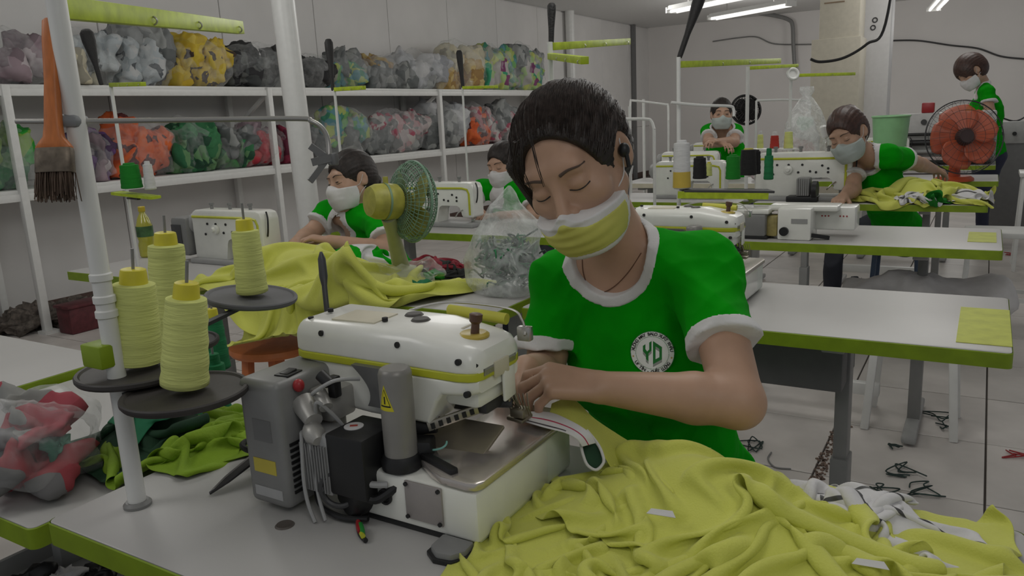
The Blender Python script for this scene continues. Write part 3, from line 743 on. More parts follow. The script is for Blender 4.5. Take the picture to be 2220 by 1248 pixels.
# ------------------------------------------------------------------ overlock machine (operator on +y, needle towards +x)
def overlock(label,detail=True):
    t=thing('overlock_machine',label,'sewing machine',(-.66,.80,TZ),0,'overlock machines')
    hole=mat('hole_black',(.01,.01,.01),.6)
    # base casting and plate
    obj('base_casting',MB().box((-.585,.79,.803),(.185,.18,.066),bev=.006).box((-.605,.80,.766),(.20,.19,.012),bev=.004,mi=1),[MACH,BLACK],t)
    p=obj('side_plate',MB().box((-.572,.6985,.808),(.058,.004,.052),bev=.002),mat('plate_grey',(.36,.33,.32),.45,.3),t)
    s=MB()
    for x in (-.597,-.547):
        for z in (.786,.830): s.cyl((x,.697,z),(x,.694,z),.0028,n=10)
    objs('screw',s,BLACK,p)
    obj('port',MB().lathe([(.011,0),(.011,1),(.008,1),(.007,.3)],(-.635,.6995,.803),(-.635,.6965,.803),20),hole,t)
    obj('foot_pad',MB().prism([(-.024,0),(.022,0),(.024,-.022),(.014,-.038),(-.006,-.041),(-.022,-.03)],(-.522,.70,.7605),(1,0,0),(0,1,0),(0,0,1),.013,bev=.003),mat('pad_grey',(.22,.22,.22),.45),t)
    obj('foot_rim',MB().prism([(-.028,0),(.026,0),(.028,-.024),(.016,-.042),(-.008,-.045),(-.026,-.033)],(-.522,.70,.7602),(1,0,0),(0,1,0),(0,0,1),.006,bev=.001),BLACK,t)
    # cloth plate box with polished lid
    bx=obj('cloth_box',MB().box((-.5255,.829,.802),(.062,.25,.078),bev=.010,seg=3),mat('box_white',(.70,.74,.68),.35),t)
    L=[(-.605,.735),(-.565,.708),(-.545,.700),(-.506,.698),(-.494,.702),(-.489,.714),(-.489,.945),(-.494,.956),(-.505,.96),(-.60,.96),(-.61,.95)]
    obj('polished_lid',MB().prism(L,(0,0,.838),(1,0,0),(0,1,0),(0,0,1),.011,bev=.003),POLISH,t)
    # feed plate slope and rail
    obj('feed_plate',MB().prism([(-.07,-.04),(.055,-.04),(.06,.035),(-.05,.04)],(-.585,.79,.852),(.94,.1,.0),(0,.9,.42),(0,-.42,.9),.005,bev=.001),mat('feed_beige',(.38,.34,.27),.35,.7),t)
    rl_=MB().bar((-.604,.757,.882),(-.556,.806,.897),.005,.013,bev=.001)
    r0=obj('thread_rail',rl_,mat('rail_metal',(.40,.37,.32),.35,.8),t)
    h=MB()
    for i in range(6):
        a=np.array([-.604,.757,.882]); b=np.array([-.556,.806,.897]); q=a+(b-a)*(.1+.155*i); h.box(q+np.array([.0022,-.0022,.0]),(.0055,.002,.0075),(0,-.2,.80))
    objs('rail_slot',h,hole,r0)
    obj('decal_arc',MB().tube([( -.600+.02*math.cos(a)*1.2,.757+.012*math.sin(a),.862+.006*math.sin(a)) for a in np.linspace(-2.4,.4,14)],.0014,6),mat('decal_mint',(.25,.55,.48),.5),t)
    obj('slide_block',MB().box((-.615,.742,.858),(.05,.03,.025),(0,0,.4),bev=.004).cyl((-.655,.745,.872),(-.60,.77,.880),.010).box((-.565,.725,.851),(.07,.012,.010),(0,0,-.35),bev=.002),BLACK,t)
    # machine head: rounded section swept along x
    def section(x,y0,y1,z0,z1,r,rt):
        P=[]
        for cy,cz,a,rr in ((y1-rt,z1-rt,0,rt),(y0+rt,z1-rt,90,rt),(y0+r,z0+r,180,r),(y1-r,z0+r,270,r)):
            for k in range(6):
                q=math.radians(a+90*k/5); P.append((x,cy+rr*math.cos(q),cz+rr*math.sin(q)))
        return P
    def loft(secs):
        n=len(secs[0]); V=[p for s_ in secs for p in s_]; F=[]
        for j in range(len(secs)-1):
            for k in range(n): F.append((j*n+k,j*n+(k+1)%n,(j+1)*n+(k+1)%n,(j+1)*n+k))
        F.append(tuple(range(n))[::-1]); F.append(tuple((len(secs)-1)*n+k for k in range(n)))
        return MB().add(V,F)
    Y0,Y1=.752,.875
    xs=[-.836,-.829,-.814,-.62,-.549,-.534,-.526,-.522]
    ins=[.02,.006,0,0,0,.004,.010,.022]
    obj('top_cover',loft([section(x,Y0+i,Y1-i,.962,1.008-i*.8-(.012 if x>-.6 else 0),.004,.022) for x,i in zip(xs,ins)]),MACH,t)
    obj('stripe',loft([section(x,Y0-.0005+i,Y1+.0005-i,.952,.963,.002,.002) for x,i in zip(xs,ins)]),YSTR,t)
    obj('head_body',loft([section(x,Y0+i,Y1-i,z,.9525,.008,.004) for x,i,z in zip([-.832,-.79,-.70,-.60,-.585,-.575,-.549,-.534,-.525],[.01,.004,.002,0,0,0,.001,.006,.014],[.90,.89,.885,.887,.918,.930,.932,.933,.935])]),MACH,t)
    obj('nose',MB().box((-.560,.815,.922),(.055,.08,.026),bev=.008),MACH,t)
    obj('face_plate',MB().box((-.523,.834,.930),(.005,.034,.044),(0,0,.12),bev=.004),MACH,t)
    obj('stripe_badge',MB().box((-.5212,.815,.958),(.004,.035,.022),bev=.002),CREAM,t)
    # top details
    d=MB().box((-.735,.80,1.0085),(.075,.055,.003),(0,0,.05),bev=.001); obj('beige_pad',d,CREAM,t)
    obj('beige_pad',MB().box((-.605,.83,1.000),(.05,.028,.004),(0,0,.05),bev=.001),CREAM,t)
    for (x,y) in ((-.675,.835),(-.648,.815)): obj('oil_cap',MB().lathe([(.014,0),(.014,.6),(.011,1)],(x,y,1.003),(x,y,1.011),20),mat('cap_dark',(.07,.065,.06),.5),t)
    obj('sight_ring',MB().lathe([(.021,0),(.021,.5),(.017,1),(.01,.8)],(-.560,.812,.995),(-.560,.812,1.001),28),mat('amber_ring',(.50,.38,.07),.35),t)
    obj('filler_knob',MB().lathe([(.006,0),(.0055,.5),(.0085,.62),(.009,.95),(.006,1)],(-.558,.812,.998),(-.556,.815,1.026),16),mat('knob_brown',(.10,.05,.03),.4),t)
    s=MB()
    for (x,y,z,a) in ((-.775,.757,.992,1),(-.64,.757,.990,1),(-.545,.757,.978,1),(-.529,.77,.972,1),(-.80,.80,1.01,0),(-.69,.79,1.009,0),(-.535,.757,.937,1),(-.81,.77,1.004,0)):
        s.cyl((x,y,z),(x,y-.006*a,z+.004*(1-a)+.001),.0042,n=12)
    objs('screw',s,hole,t)
    obj('thread_tube',MB().cyl((-.65,.885,1.006),(-.555,.888,1.000),.008),mat('yellow_label',(.55,.53,.06),.5),t)
    obj('guide_bar',MB().tube(spline([(-.72,.88,1.0),(-.66,.895,1.014),(-.56,.90,1.012),(-.53,.888,1.0),(-.517,.87,.985)],6),.0018,8).box((-.522,.88,.985),(.02,.012,.02),bev=.002),STEEL,t)
    obj('lever_pin',MB().cyl((-.868,.86,.99),(-.868,.86,1.075),.0042,n=12).lathe([(.004,0),(.0065,.3),(.006,.8),(.002,1)],(-.868,.86,1.03),(-.868,.86,1.085),12),mat('pin_grey',(.10,.10,.11),.35,.5),t)
    # needle area
    m=MB().cyl((-.536,.862,.925),(-.530,.866,.875),.003).cyl((-.542,.852,.925),(-.535,.858,.878),.003).box((-.525,.862,.878),(.022,.02,.012),bev=.002).box((-.532,.872,.866),(.026,.03,.006),(0,.1,0),bev=.002)
    for i in range(8): m.tube(spline([(-.55+.005*i,.845+.003*i,.905),(-.545+.005*i,.86,.890),(-.538+.004*i,.868,.872)],4),.0009,5)
    obj('presser_foot',m,BRASS,t)
    obj('looper_gear',MB().box((-.585,.835,.897),(.08,.05,.018),bev=.004).cyl((-.63,.775,.878),(-.60,.785,.884),.012).cyl((-.56,.85,.89),(-.535,.86,.89),.007),DARK,t)
    # suction cylinder with warning label
    c=obj('suction_cylinder',MB().lathe([(.0215,0),(.0215,.94),(.0195,.985),(.017,1)],(-.622,.722,.853),(-.622,.722,.972),32),mat('cylinder_grey',(.25,.24,.225),.38,.2),t)
    obj('cylinder_collar',MB().lathe([(.026,0),(.027,.5),(.023,1)],(-.622,.722,.838),(-.622,.722,.857),28),BLACK,c)
    # triangle sticker wrapped on the cylinder, facing the back-left
    def tri(sc,rad,m,nm):
        V=[];F=[];n=10; ang0=math.atan2(-.80,-.05)
        for j in range(n+1):
            f=j/n; w_=.017*sc*(1-f)
            for k in range(9):
                u=(k/8-.5)*2*w_/.0215*.62; a=ang0+u; V.append((-.622+rad*math.cos(a),.722+rad*math.sin(a),.938-.5*.03*sc+.03*sc*f+ (0 if sc==1 else 0)))
        for j in range(n):
            for k in range(8): F.append((j*9+k,j*9+k+1,(j+1)*9+k+1,(j+1)*9+k))
        return obj(nm,MB().add(V,F),m,c)
    tri(1.15,.02165,YSTR if False else mat('warn_yellow',(.62,.55,.02),.5),'warning_label'); tri(.8,.0218,BLACK,'warning_rim'); tri(.66,.02195,mat('warn_yellow',(.62,.55,.02),.5),'warning_face')
    obj('warning_mark',MB().add([(-.622+.0221*math.cos(math.atan2(-.8,-.05)+u),.722+.0221*math.sin(math.atan2(-.8,-.05)+u),z) for z in (.930,.940) for u in (-.05,.05)],[(0,1,3,2)]),BLACK,c)
    # curved guard behind the cylinder
    g=[];n=14
    for i in range(n):
        a=PI*(.50+.62*i/(n-1)); g.append((-.700+.030*math.cos(a)*1.0,.925+.030*math.sin(a)))
    obj('curved_guard',sheetmb([[(x-.0+.0,.742-.0,z) for x,z in [(-.715+.03*math.sin(q*2.2),.958-.055*q)]][0] for q in np.linspace(0,1,12)],(.055,0,.0),(0,.012,0)),mat('guard_grey',(.17,.17,.17),.35,.3),t)
    # black solenoid box with red and white mark
    b=obj('solenoid_box',MB().box((-.680,.715,.842),(.064,.075,.085),bev=.004),BLACK,t)
    obj('mark_disc',MB().lathe([(.013,0),(.013,1)],(-.691,.712,.884),(-.691,.712,.8856),24),RIB,b); obj('mark_bar',MB().box((-.691,.712,.886),(.010,.004,.001),(0,0,.6)),mat('mark_red',(.45,.05,.03),.5),b)
    # finned cover and black base
    f=obj('finned_cover',MB().box((-.733,.700,.838),(.052,.045,.085),bev=.004),mat('fin_grey',(.34,.34,.34),.4,.2),t)
    fm=MB()
    for i in range(10): fm.box((-.755+.0048*i,.676,.833),(.0018,.004,.066))
    objs('fin',fm,mat('fin_grey2',(.26,.26,.26),.4,.2),f)
    obj('motor_drum',MB().lathe([(.030,0),(.034,.1),(.034,.9),(.03,1)],(-.698,.69,.798),(-.665,.76,.798),28).box((-.69,.735,.79),(.085,.06,.05),bev=.01),BLACK,t)
    obj('black_ring',MB().torus((-.702,.684,.805),(.35,-.9,0),.024,.004,28,8),DARK,t)
    # grey control box
    k=obj('control_box',MB().box((-.808,.722,.859),(.076,.128,.180),bev=.010,seg=3),mat('box_grey',(.235,.235,.23),.42,.1),t)
    obj('rocker_switch',MB().box((-.79,.70,.9495),(.024,.030,.003),(0,0,.1),bev=.001).box((-.79,.70,.951),(.014,.02,.004),(.1,0,.1),bev=.001),BLACK,k)
    v=MB()
    for i in range(9): v.box((-.7695,.690,.792+.0085*i),(.003,.040,.0042))
    objs('vent_slot',v,BLACK,k)
    obj('yellow_label',MB().box((-.808,.6577,.828),(.042,.0012,.020)),mat('label_yellow',(.58,.48,.06),.5),k)
    obj('white_label',MB().box((-.806,.6577,.790),(.052,.0012,.014)),mat('label_grey',(.42,.42,.42),.5),k)
    obj('dark_emblem',MB().box((-.805,.6577,.880),(.034,.0012,.030)),mat('emblem_grey',(.17,.17,.17),.5),k)
    # valves, hoses and knobs
    obj('valve_block',MB().box((-.748,.735,.905),(.045,.05,.045),bev=.008).cyl((-.765,.70,.91),(-.735,.685,.895),.018,.012).cyl((-.735,.70,.93),(-.715,.69,.915),.009).lathe([(.008,0),(.014,.3),(.014,.7),(.007,1)],(-.75,.69,.885),(-.72,.675,.873),16),mat('valve_grey',(.40,.39,.37),.4,.4),t)
    obj('red_knob',MB().sph((-.764,.692,.938),(.008,.008,.009)),RED,t)
    objs('black_valve',MB().cyl((-.73,.70,.955),(-.715,.70,.945),.008).box((-.722,.715,.935),(.014,.014,.03),bev=.003).cyl((-.735,.683,.878),(-.728,.678,.868),.007),BLACK,t)
    hm=MB()
    for pts in ([(-.745,.70,.925),(-.73,.685,.935),(-.705,.70,.95),(-.69,.73,.945)],[(-.742,.69,.90),(-.735,.675,.88),(-.738,.678,.84),(-.73,.675,.79),(-.715,.668,.765)],[(-.735,.69,.90),(-.72,.68,.925),(-.712,.70,.90),(-.71,.72,.87)],[(-.75,.675,.88),(-.752,.672,.82),(-.745,.668,.785),(-.728,.662,.762)]):
        hm.tube(spline(pts,7),.0026,8)
    objs('air_hose',hm,mat('hose_grey',(.36,.36,.36),.4),t)
    obj('black_cable',MB().tube(spline([(-.655,.71,.87),(-.672,.69,.85),(-.668,.683,.82),(-.645,.69,.80),(-.61,.71,.825)],8),.006,8).tube(spline([(-.76,.70,.79),(-.74,.685,.775),(-.70,.68,.768),(-.66,.69,.77)],8),.004,8),BLACK,t)
    obj('grey_hose',MB().tube(spline([(-.652,.70,.88),(-.668,.688,.862),(-.668,.684,.835),(-.652,.688,.822),(-.63,.70,.82)],8),.0045,8),mat('hose_grey',(.36,.36,.36),.4),t)
    return t
def sheetmb(path,wv,th):
    """thin bent plate: path of points extruded along wv, thickened by th"""
    n=len(path); w_=Vector(wv); h=Vector(th); V=[]
    for p in path:
        p=Vector(p); V+= [p,p+w_,p+w_+h,p+h]
    F=[]
    for i in range(n-1):
        for k in range(4): F.append((i*4+k,i*4+(k+1)%4,(i+1)*4+(k+1)%4,(i+1)*4+k))
    F+= [(3,2,1,0),tuple(4*(n-1)+k for k in range(4))]
    return MB().add(V,F)
OV=overlock('grey and white overlock machine with a polished metal cloth box on the nearest table')
dup(OV,(-.66-.03,2.08,TZ),label='white overlock machine on the table right behind the main worker')
t=thing('cylinder_bed_machine','low white machine with a big grey motor on the second table behind the main worker','sewing machine',(-.70,3.25,TZ))
obj('motor',MB().box((-.80,3.16,TZ+.055),(.15,.12,.085),bev=.008),GREY,t); obj('motor_cover',MB().box((-.80,3.19,TZ+.108),(.17,.16,.02),bev=.006),MACH,t); obj('motor_foot',MB().box((-.80,3.17,TZ+.007),(.16,.13,.014),bev=.002),BLACK,t)
obj('oil_sump',MB().box((-.708,3.17,TZ+.05),(.045,.09,.08),bev=.008),mat('sump_amber',(.30,.25,.09),.5,var=.4,scale=30),t)
obj('head_block',MB().box((-.62,3.18,TZ+.062),(.125,.14,.124),bev=.008),MACH,t); obj('hood',MB().box((-.60,3.22,TZ+.118),(.26,.12,.022),bev=.008),MACH,t)
obj('drive_knob',MB().cyl((-.655,3.112,TZ+.035),(-.655,3.095,TZ+.035),.017,n=18),BLACK,t); obj('nameplate',MB().box((-.60,3.1095,TZ+.075),(.06,.003,.018)),MID,t)
obj('arm_block',MB().box((-.49,3.27,TZ+.075),(.15,.12,.09),bev=.008),MACH,t)
for i in range(6): obj('screw',MB().cyl((-.535+.012*i+(.03 if i>2 else 0),3.209,TZ+.085),(-.535+.012*i+(.03 if i>2 else 0),3.207,TZ+.085),.003,n=8),RED,t)
obj('presser_arm',MB().bar((-.56,3.13,TZ+.02),(-.50,3.16,TZ+.008),.02,.014),BLACK,t)
# debris on the table by the machine
m=MB(); r=np.random.default_rng(5)
# ------------------------------------------------------------------ panel / lockstitch machines (back towards -y, needle towards +x)
def panel_machine(loc,label,s=1.0,motor=True,rz=0,stripe=YSTR,group='white arm sewing machines'):
    t=thing('arm_sewing_machine',label,'sewing machine',loc,rz,group,world=False); S=s
    def q(*a): return tuple(S*k for k in a)
    obj('bed',MB().box(q(0,.0,.012),q(.50,.17,.024),bev=.006*S),MID,t)
    # arm as a C-shaped plate
    out=[(-.245,.02),(-.245,.225),(-.235,.245),(-.215,.255),(.205,.255),(.232,.247),(.245,.22),(.245,.065),(.235,.055),(.165,.055),(.155,.07),(.155,.115),(.13,.13),(.02,.13),(.0,.12),(-.01,.10),(-.01,.02)]
    obj('arm_body',MB().prism([q(a,b) for a,b in out],q(0,-.052,0),(1,0,0),(0,0,1),(0,1,0),.105*S,bev=.008*S),MACH,t)
    pth=[(-.235,.222),(.17,.222),(.205,.214),(.216,.19),(.216,.07)]
    obj('stripe',MB().tube([q(a,-.0525,b) for a,b in pth],.0065*S,6),stripe,t)
    h=MB()
    for a,b in ((-.13,.19),(-.07,.19),(0.,.19),(.10,.185),(.13,.17),(-.15,.14),(-.02,.15),(.04,.155),(.13,.15),(.07,.15)):
        h.cyl(q(a,-.052,b),q(a,-.0555,b),.0062*S,n=10)
    objs('screw',h,BLACK,t)
    obj('tension_disc',MB().lathe([(.022*S,0),(.022*S,.5),(.012*S,.6),(.010*S,1)],q(-.07,-.053,.165),q(-.07,-.082,.165),18),MACH,t)
    obj('handwheel',MB().lathe([(.02*S,0),(.05*S,.1),(.056*S,.5),(.05*S,.9),(.02*S,1)],q(-.245,0,.185),q(-.29,0,.185),24),MID,t)
    if motor:
        g=obj('motor',MB().box(q(-.325,0,.125),q(.12,.15,.19),bev=.02*S),GREY,t)
        obj('motor_cap',MB().box(q(-.335,-.078,.12),q(.07,.006,.13),bev=.003*S),DARK,g)
    obj('needle_bar',MB().cyl(q(.20,0,.07),q(.20,0,.018),.0035*S,n=8).box(q(.20,0,.03),q(.016,.02,.02),bev=.003*S),STEEL,t)
    obj('presser_lever',MB().tube([q(.17,-.055,.10),q(.15,-.075,.085),q(.13,-.075,.06)],.004*S,6),STEEL,t)
    k=MB()
    for a in (-.15,-.02,.12): k.lathe([(.008*S,0),(.008*S,.6),(.012*S,.7),(.012*S,1)],q(a,0,.25),q(a,0,.285),10)
    objs('top_knob',k,GREY,t)
    obj('side_lever',MB().tube(spline([q(.245,-.02,.25),q(.262,-.03,.22),q(.262,-.035,.17),q(.25,-.03,.14)],5),.004*S,6),BLACK,t)
    return t
pm=panel_machine((-.855,4.52,TZ),'large white panel machine with a yellow outlined back beside the lime heap',1.02,motor=False)
b=thing('feed_motor','grey finned motor with a black wheel bolted behind the white panel machine','motor',(-.84,4.43,TZ))
obj('body',MB().box((-.835,4.425,.84),(.07,.07,.10),bev=.01),GREY,b); f=MB()
for i in range(6): f.box((-.862+.011*i,4.388,.84),(.004,.006,.09))
objs('fin',f,MID,b); obj('wheel',MB().cyl((-.79,4.42,.82),(-.765,4.42,.82),.05,n=24),BLACK,b); obj('bracket',MB().box((-.84,4.43,.775),(.16,.09,.03),bev=.004),BLACK,b)
m2=panel_machine((-2.545,2.07,TZ),'white sewing machine with grey motor beside the worker in the white mask',.84)
m3=panel_machine((-2.34,3.20,TZ),'white sewing machine partly hidden behind the yellow-green fan',.86,motor=False)
for (x,y,l) in ((-1.85,5.6,'small white machine in front of the far worker with folded arms'),(-2.1,7.1,'distant white machine behind the far worker'),(-.72,5.85,'white yellow-outlined machine behind the masked worker at right'),(-1.5,4.55,'white machine in the clutter behind the main worker\'s ear'),(-.75,7.1,'far white machine near the cream pillar')):
    dup(m3 if x!=-.72 else m2,(x,y,TZ),label=l)
# ------------------------------------------------------------------ fabrics
def gh(*bumps,rects=(),low=0.0):
    """heightfield: table rectangles (x0,x1,y0,y1,z) plus gaussian bumps (x,y,h,sx,sy)"""
    def g(x,y):
        z=np.full_like(x,low)
        for (a,b,c,d,h) in rects:
            z=np.maximum(z,np.where((x>a)&(x<b)&(y>c)&(y<d),h,low))
        for (cx,cy,h,sx,sy) in bumps:
            z=z+np.where(z>low+.2,h*np.exp(-((x-cx)/sx)**2-((y-cy)/sy)**2),0)
        return z
    return g
def cloth(name,label,cat,m,c,size,start,g,n=70,seed=1,steps=70,rot=0,z0=.03,jit=.02,bend=.3,thick=.0016,group=None,stripe=None,layer=.003):
    """a crumpled sheet: 'size' is its flat size, 'start' the squeezed footprint it is dropped in"""
    nx=n; ny=max(8,int(n*size[1]/size[0])); r=np.random.default_rng(seed)
    u=np.linspace(-.5,.5,nx); v=np.linspace(-.5,.5,ny); U,V=np.meshgrid(u,v,indexing='ij')
    P=np.stack([U*start[0],V*start[1],np.zeros_like(U)],-1); Q=P.reshape(-1,3)
    w1=crump(Q,seed,9/max(start)*1.0,1,3,False).reshape(nx,ny); w2=crump(Q,seed+50,9/max(start),1,2,False).reshape(nx,ny); w3=crump(Q,seed+90,13/max(start),1,2,True).reshape(nx,ny)
    P[...,0]+=jit*w1; P[...,1]+=jit*w2
    a=math.radians(rot); X=P[...,0]*math.cos(a)-P[...,1]*math.sin(a)+c[0]; Y=P[...,0]*math.sin(a)+P[...,1]*math.cos(a)+c[1]
    Z=g(X.ravel(),Y.ravel()).reshape(nx,ny); Z=np.maximum(Z,c[2])+z0*(1+w3)
    A=drape(np.stack([X,Y,Z],-1),g,steps,6,seed,bend=bend,rest=(size[0]/(nx-1),size[1]/(ny-1)),thick=layer)
    o=sheet(name,A,m if not stripe else [m,stripe[0]],None,c,1,thick)
    if stripe:
        k=(nx-1)*(ny-1); mi=np.array([1 if any(lo<=(j/(ny-1))<hi for lo,hi in stripe[1]) else 0 for i in range(nx-1) for j in range(ny-1)],np.int32); o.data.polygons.foreach_set('material_index',mi)
    return tag(o,label,cat,group)
FT=(-1.078,.07,.50,1.03,.76)
g1=gh((-.30,.90,.045,.13,.09),(-.12,.80,.02,.15,.12),rects=[FT],low=.3)
cloth('lime_garment','crumpled lime garment spread widest over the right end of the nearest table','garment',LCLOTH,(-.165,.79,.765),(.62,.62),(.45,.42),g1,92,3,56,8,.020,.022,.6,group=None)
g2=gh((-.30,.915,.062,.10,.07),(-.20,.84,.045,.12,.08),(-.42,.80,.02,.06,.1),rects=[FT],low=.3)
cloth('lime_garment','lime garment bunched highest, right below the main worker\'s forearm','garment',LCLOTH,(-.238,.872,.79),(.54,.42),(.37,.24),g2,84,5,42,-14,.024,.016,.7)
g3=gh((-.43,.84,.02,.05,.1),rects=[FT],low=.3)
cloth('lime_garment','folded lime garment hanging down beside the white end of the cloth box','garment',LCLOTH,(-.385,.745,.765),(.33,.46),(.20,.36),g3,56,9,46,4,.03,.015,.4)
g4=gh((-.10,.985,.03,.06,.04),rects=[FT],low=.3)
cloth('white_trimmings','white garment pieces with thin dark piping at the far corner of the nearest table','garment pieces',WCLOTH,(-.085,.965,.775),(.34,.20),(.24,.10),g4,60,21,34,-30,.022,.015,.4,stripe=(DARK,((.18,.215),(.52,.545),(.8,.825))))
cloth('white_trimmings','smaller white crumpled piece lying against the lime pile at its back edge','garment pieces',WCLOTH,(-.135,.975,.78),(.22,.16),(.12,.07),g4,40,23,36,20,.02,.012,.4,stripe=(DARK,((.3,.34),(.7,.74))))
for (px,py,rz,l) in ((1435,1112,-.25,'white cloth tag showing between folds of the lime pile'),(1680,1150,-.35,'white cloth tag on the right slope of the lime pile'),(1888,1222,-1.0,'small white and red tag near the bottom edge on the lime pile')):
    q=on(px,py,.815 if py<1120 else .80); 
    tag(obj('cloth_tag',MB().prism([(-.018,-.003),(.018,-.004),(.012,.004),(-.014,.004)],(0,0,0),(1,0,.1),(0,.8,.6),(0,-.6,.8),.0012),RIB,None,q),l,'tag')
# fabric at the needle : white waistband with red line, lime leg and dark green inside
def loft2(c1,t1,c2,t2,n,rows,wr=0,seed=0):
    A=[];a=spline([at(x,y,t) for (x,y),t in zip(c1,t1)],n); b=spline([at(x,y,t) for (x,y),t in zip(c2,t2)],n)
    m=min(len(a),len(b)); r=[]
    for i in range(m):
        row=[]
        for k in range(rows):
            f=k/(rows-1); p=a[i]*(1-f)+b[i]*f; row.append((p.x,p.y,p.z))
        r.append(row)
    A=np.array(r)
    if wr: A[...,2]+=crump(A.reshape(-1,3),seed,40,wr,2,False).reshape(A.shape[:2])
    return A
tt=[1.10,1.066,1.058,1.058,1.06]
A=loft2([(1126,893),(1190,893),(1240,913),(1276,936),(1292,960)],[1.125,1.118,1.088,1.068,1.066],[(1122,909),(1178,926),(1225,938),(1250,952),(1262,968)],tt,8,13)
wb=tag(sheet('waistband',A,[RIB,mat('red_line',(.42,.04,.09),.8),mat('dark_line',(.07,.06,.07),.8)],None,at(1200,930,1.12),1,.0016),'white waistband with a red line curling out from under the needle','waistband')
nu,nv=A.shape[:2]; wb.data.polygons.foreach_set('material_index',np.array([1 if j==6 else 2 if (j==10 and i<16) else 0 for i in range(nu-1) for j in range(nv-1)],np.int32))
rim=[at(x,y,t) for x,y,t in ((1272,932,1.082),(1296,962,1.072),(1307,987,1.062),(1308,1003,1.058),(1293,1018,1.056),(1274,1008,1.058),(1264,985,1.064),(1259,962,1.072))]
obj('folded_edge',MB().tube(spline(rim,6),.0021,8),RIB,wb,off=wb.location)
A=loft2([(1258,958),(1272,940),(1296,968),(1305,992)],[1.085,1.085,1.075,1.066],[(1264,985),(1272,1004),(1290,1015),(1305,1003)],[1.068,1.063,1.06,1.062],6,6)
tag(sheet('garment_lining',A,DGREEN,None,at(1280,985,1.08),1,.0012),'dark green lining seen inside the looped waistband','lining')
A=loft2([(1196,873),(1240,866),(1292,908),(1345,945),(1400,982),(1418,1015)],[1.14,1.15,1.14,1.14,1.14,1.12],[(1190,894),(1240,913),(1278,945),(1306,985),(1322,1012),(1335,1040)],[1.122,1.095,1.085,1.075,1.075,1.07],9,16,.004,3)
tag(sheet('lime_garment',A,LCLOTH,None,at(1300,940,1.14),1,.0016),'lime trouser leg rising from the needle beside the green shirt','garment')
g=gh((-.345,.975,.05,.05,.04),rects=[FT],low=.3)
cloth('lime_garment','lime cloth gathered between the sewn waistband and the high heap','garment',LCLOTH,(-.345,.962,.785),(.22,.18),(.12,.09),g,44,31,40,25,.02,.01,.4)
# left heap on the side table
ST=(-1.765,-1.125,.50,1.06,.735)
g=gh((-1.17,.80,.05,.09,.07),(-1.2,.70,.03,.08,.08),rects=[ST,(-1.1,-1.0,.52,1.03,.76),(-1.14,-1.07,.55,1.03,.74)],low=.35)
cloth('green_garment','leaf green garment heaped around the foot of the foreground thread stand','garment',GCLOTH,(-1.14,.79,.76),(.56,.44),(.26,.24),g,78,41,52,15,.028,.025,.4)
g=gh((-1.2,.85,.045,.1,.06),rects=[ST,(-1.1,-.98,.52,1.03,.76),(-1.14,-1.07,.55,1.03,.74)],low=.35)
cloth('leaf_green_garment','flatter leaf green piece under the shears at the table end','garment',GCLOTH,(-1.045,.86,.77),(.34,.34),(.21,.20),g,50,43,44,50,.018,.012,.35)
cloth('dark_green_garment','dark green crumpled garment behind the red and grey bag','garment',DGREEN,(-1.225,.745,.83),(.34,.28),(.20,.15),gh((-1.2,.77,.07,.12,.10),rects=[ST,(-1.1,-1.0,.52,1.03,.76),(-1.14,-1.07,.55,1.03,.74)],low=.35),52,45,40,-20,.025,.02,.4)
cloth('teal_garment','small teal piece on the dark green garment left of the post','garment',TEAL,(-1.195,.745,.87),(.16,.14),(.09,.08),gh((-1.2,.76,.10,.12,.10),rects=[ST],low=.35),34,47,36,0,.012,.01,.4)
# middle-left lime heap, striped shirt, red cloth
LT=(-3.13,-1.115,1.70,2.26,.76)
g=gh((-2.10,1.95,.085,.22,.12),(-1.80,1.87,.05,.25,.1),(-1.45,1.78,.015,.25,.08),rects=[LT,(-2.3,-1.5,1.30,1.702,.60)],low=.3)
cloth('lime_garment','long lime garment trailing across the table in front of the worker in the white mask','garment',LCLOTH,(-1.86,1.83,.79),(1.30,.60),(1.0,.36),g,110,51,52,-4,.03,.025,.35)
g=gh((-1.75,1.5,.10,.18,.15),rects=[LT,(-2.15,-1.4,1.30,1.702,.60)],low=.3)
cloth('lime_garment','lime cloth hanging over the table front above the orange stool','garment',LCLOTH,(-1.90,1.70,.80),(.46,.34),(.32,.20),g,64,53,50,12,.03,.02,.35)
g=gh((-1.95,2.12,.08,.15,.08),rects=[LT],low=.3)
cloth('striped_shirt','white shirt with broad green bands beside the sewing worker\'s hands','garment',WCLOTH,(-1.93,2.12,.80),(.50,.36),(.38,.20),g,60,55,46,-25,.02,.02,.35,stripe=(SHIRT,((.30,.45),(.62,.80))))
g=gh((-1.62,2.13,.05,.1,.06),rects=[LT],low=.3)
cloth('red_cloth','dark red cloth heaped behind the fan','garment',mat('dark_red_cloth',(.20,.008,.02),.85,var=.3),(-1.62,2.16,.80),(.36,.26),(.20,.11),g,50,57,40,10,.035,.015,.4)
cloth('black_cloth','black cloth lying against the dark red heap','garment',mat('black_cloth',(.014,.016,.015),.9),(-1.53,2.10,.78),(.20,.18),(.12,.09),g,36,58,40,-20,.02,.01,.4)
for i,(px,py,m,l) in enumerate(((938,606,BGC,'bright green scrap on the middle-left table by the clear film'),(955,585,TEAL,'teal green scrap under the dark red heap'),(905,625,TEAL,'teal scrap lying inside the clear film'))):
    q=on(px,py,.765); tag(obj('fabric_scrap',blob((0,0,.014),(.035,.03,.016),60+i,60,.012,26,14,flat=.001),m,None,q,ang=0),l,'scrap')
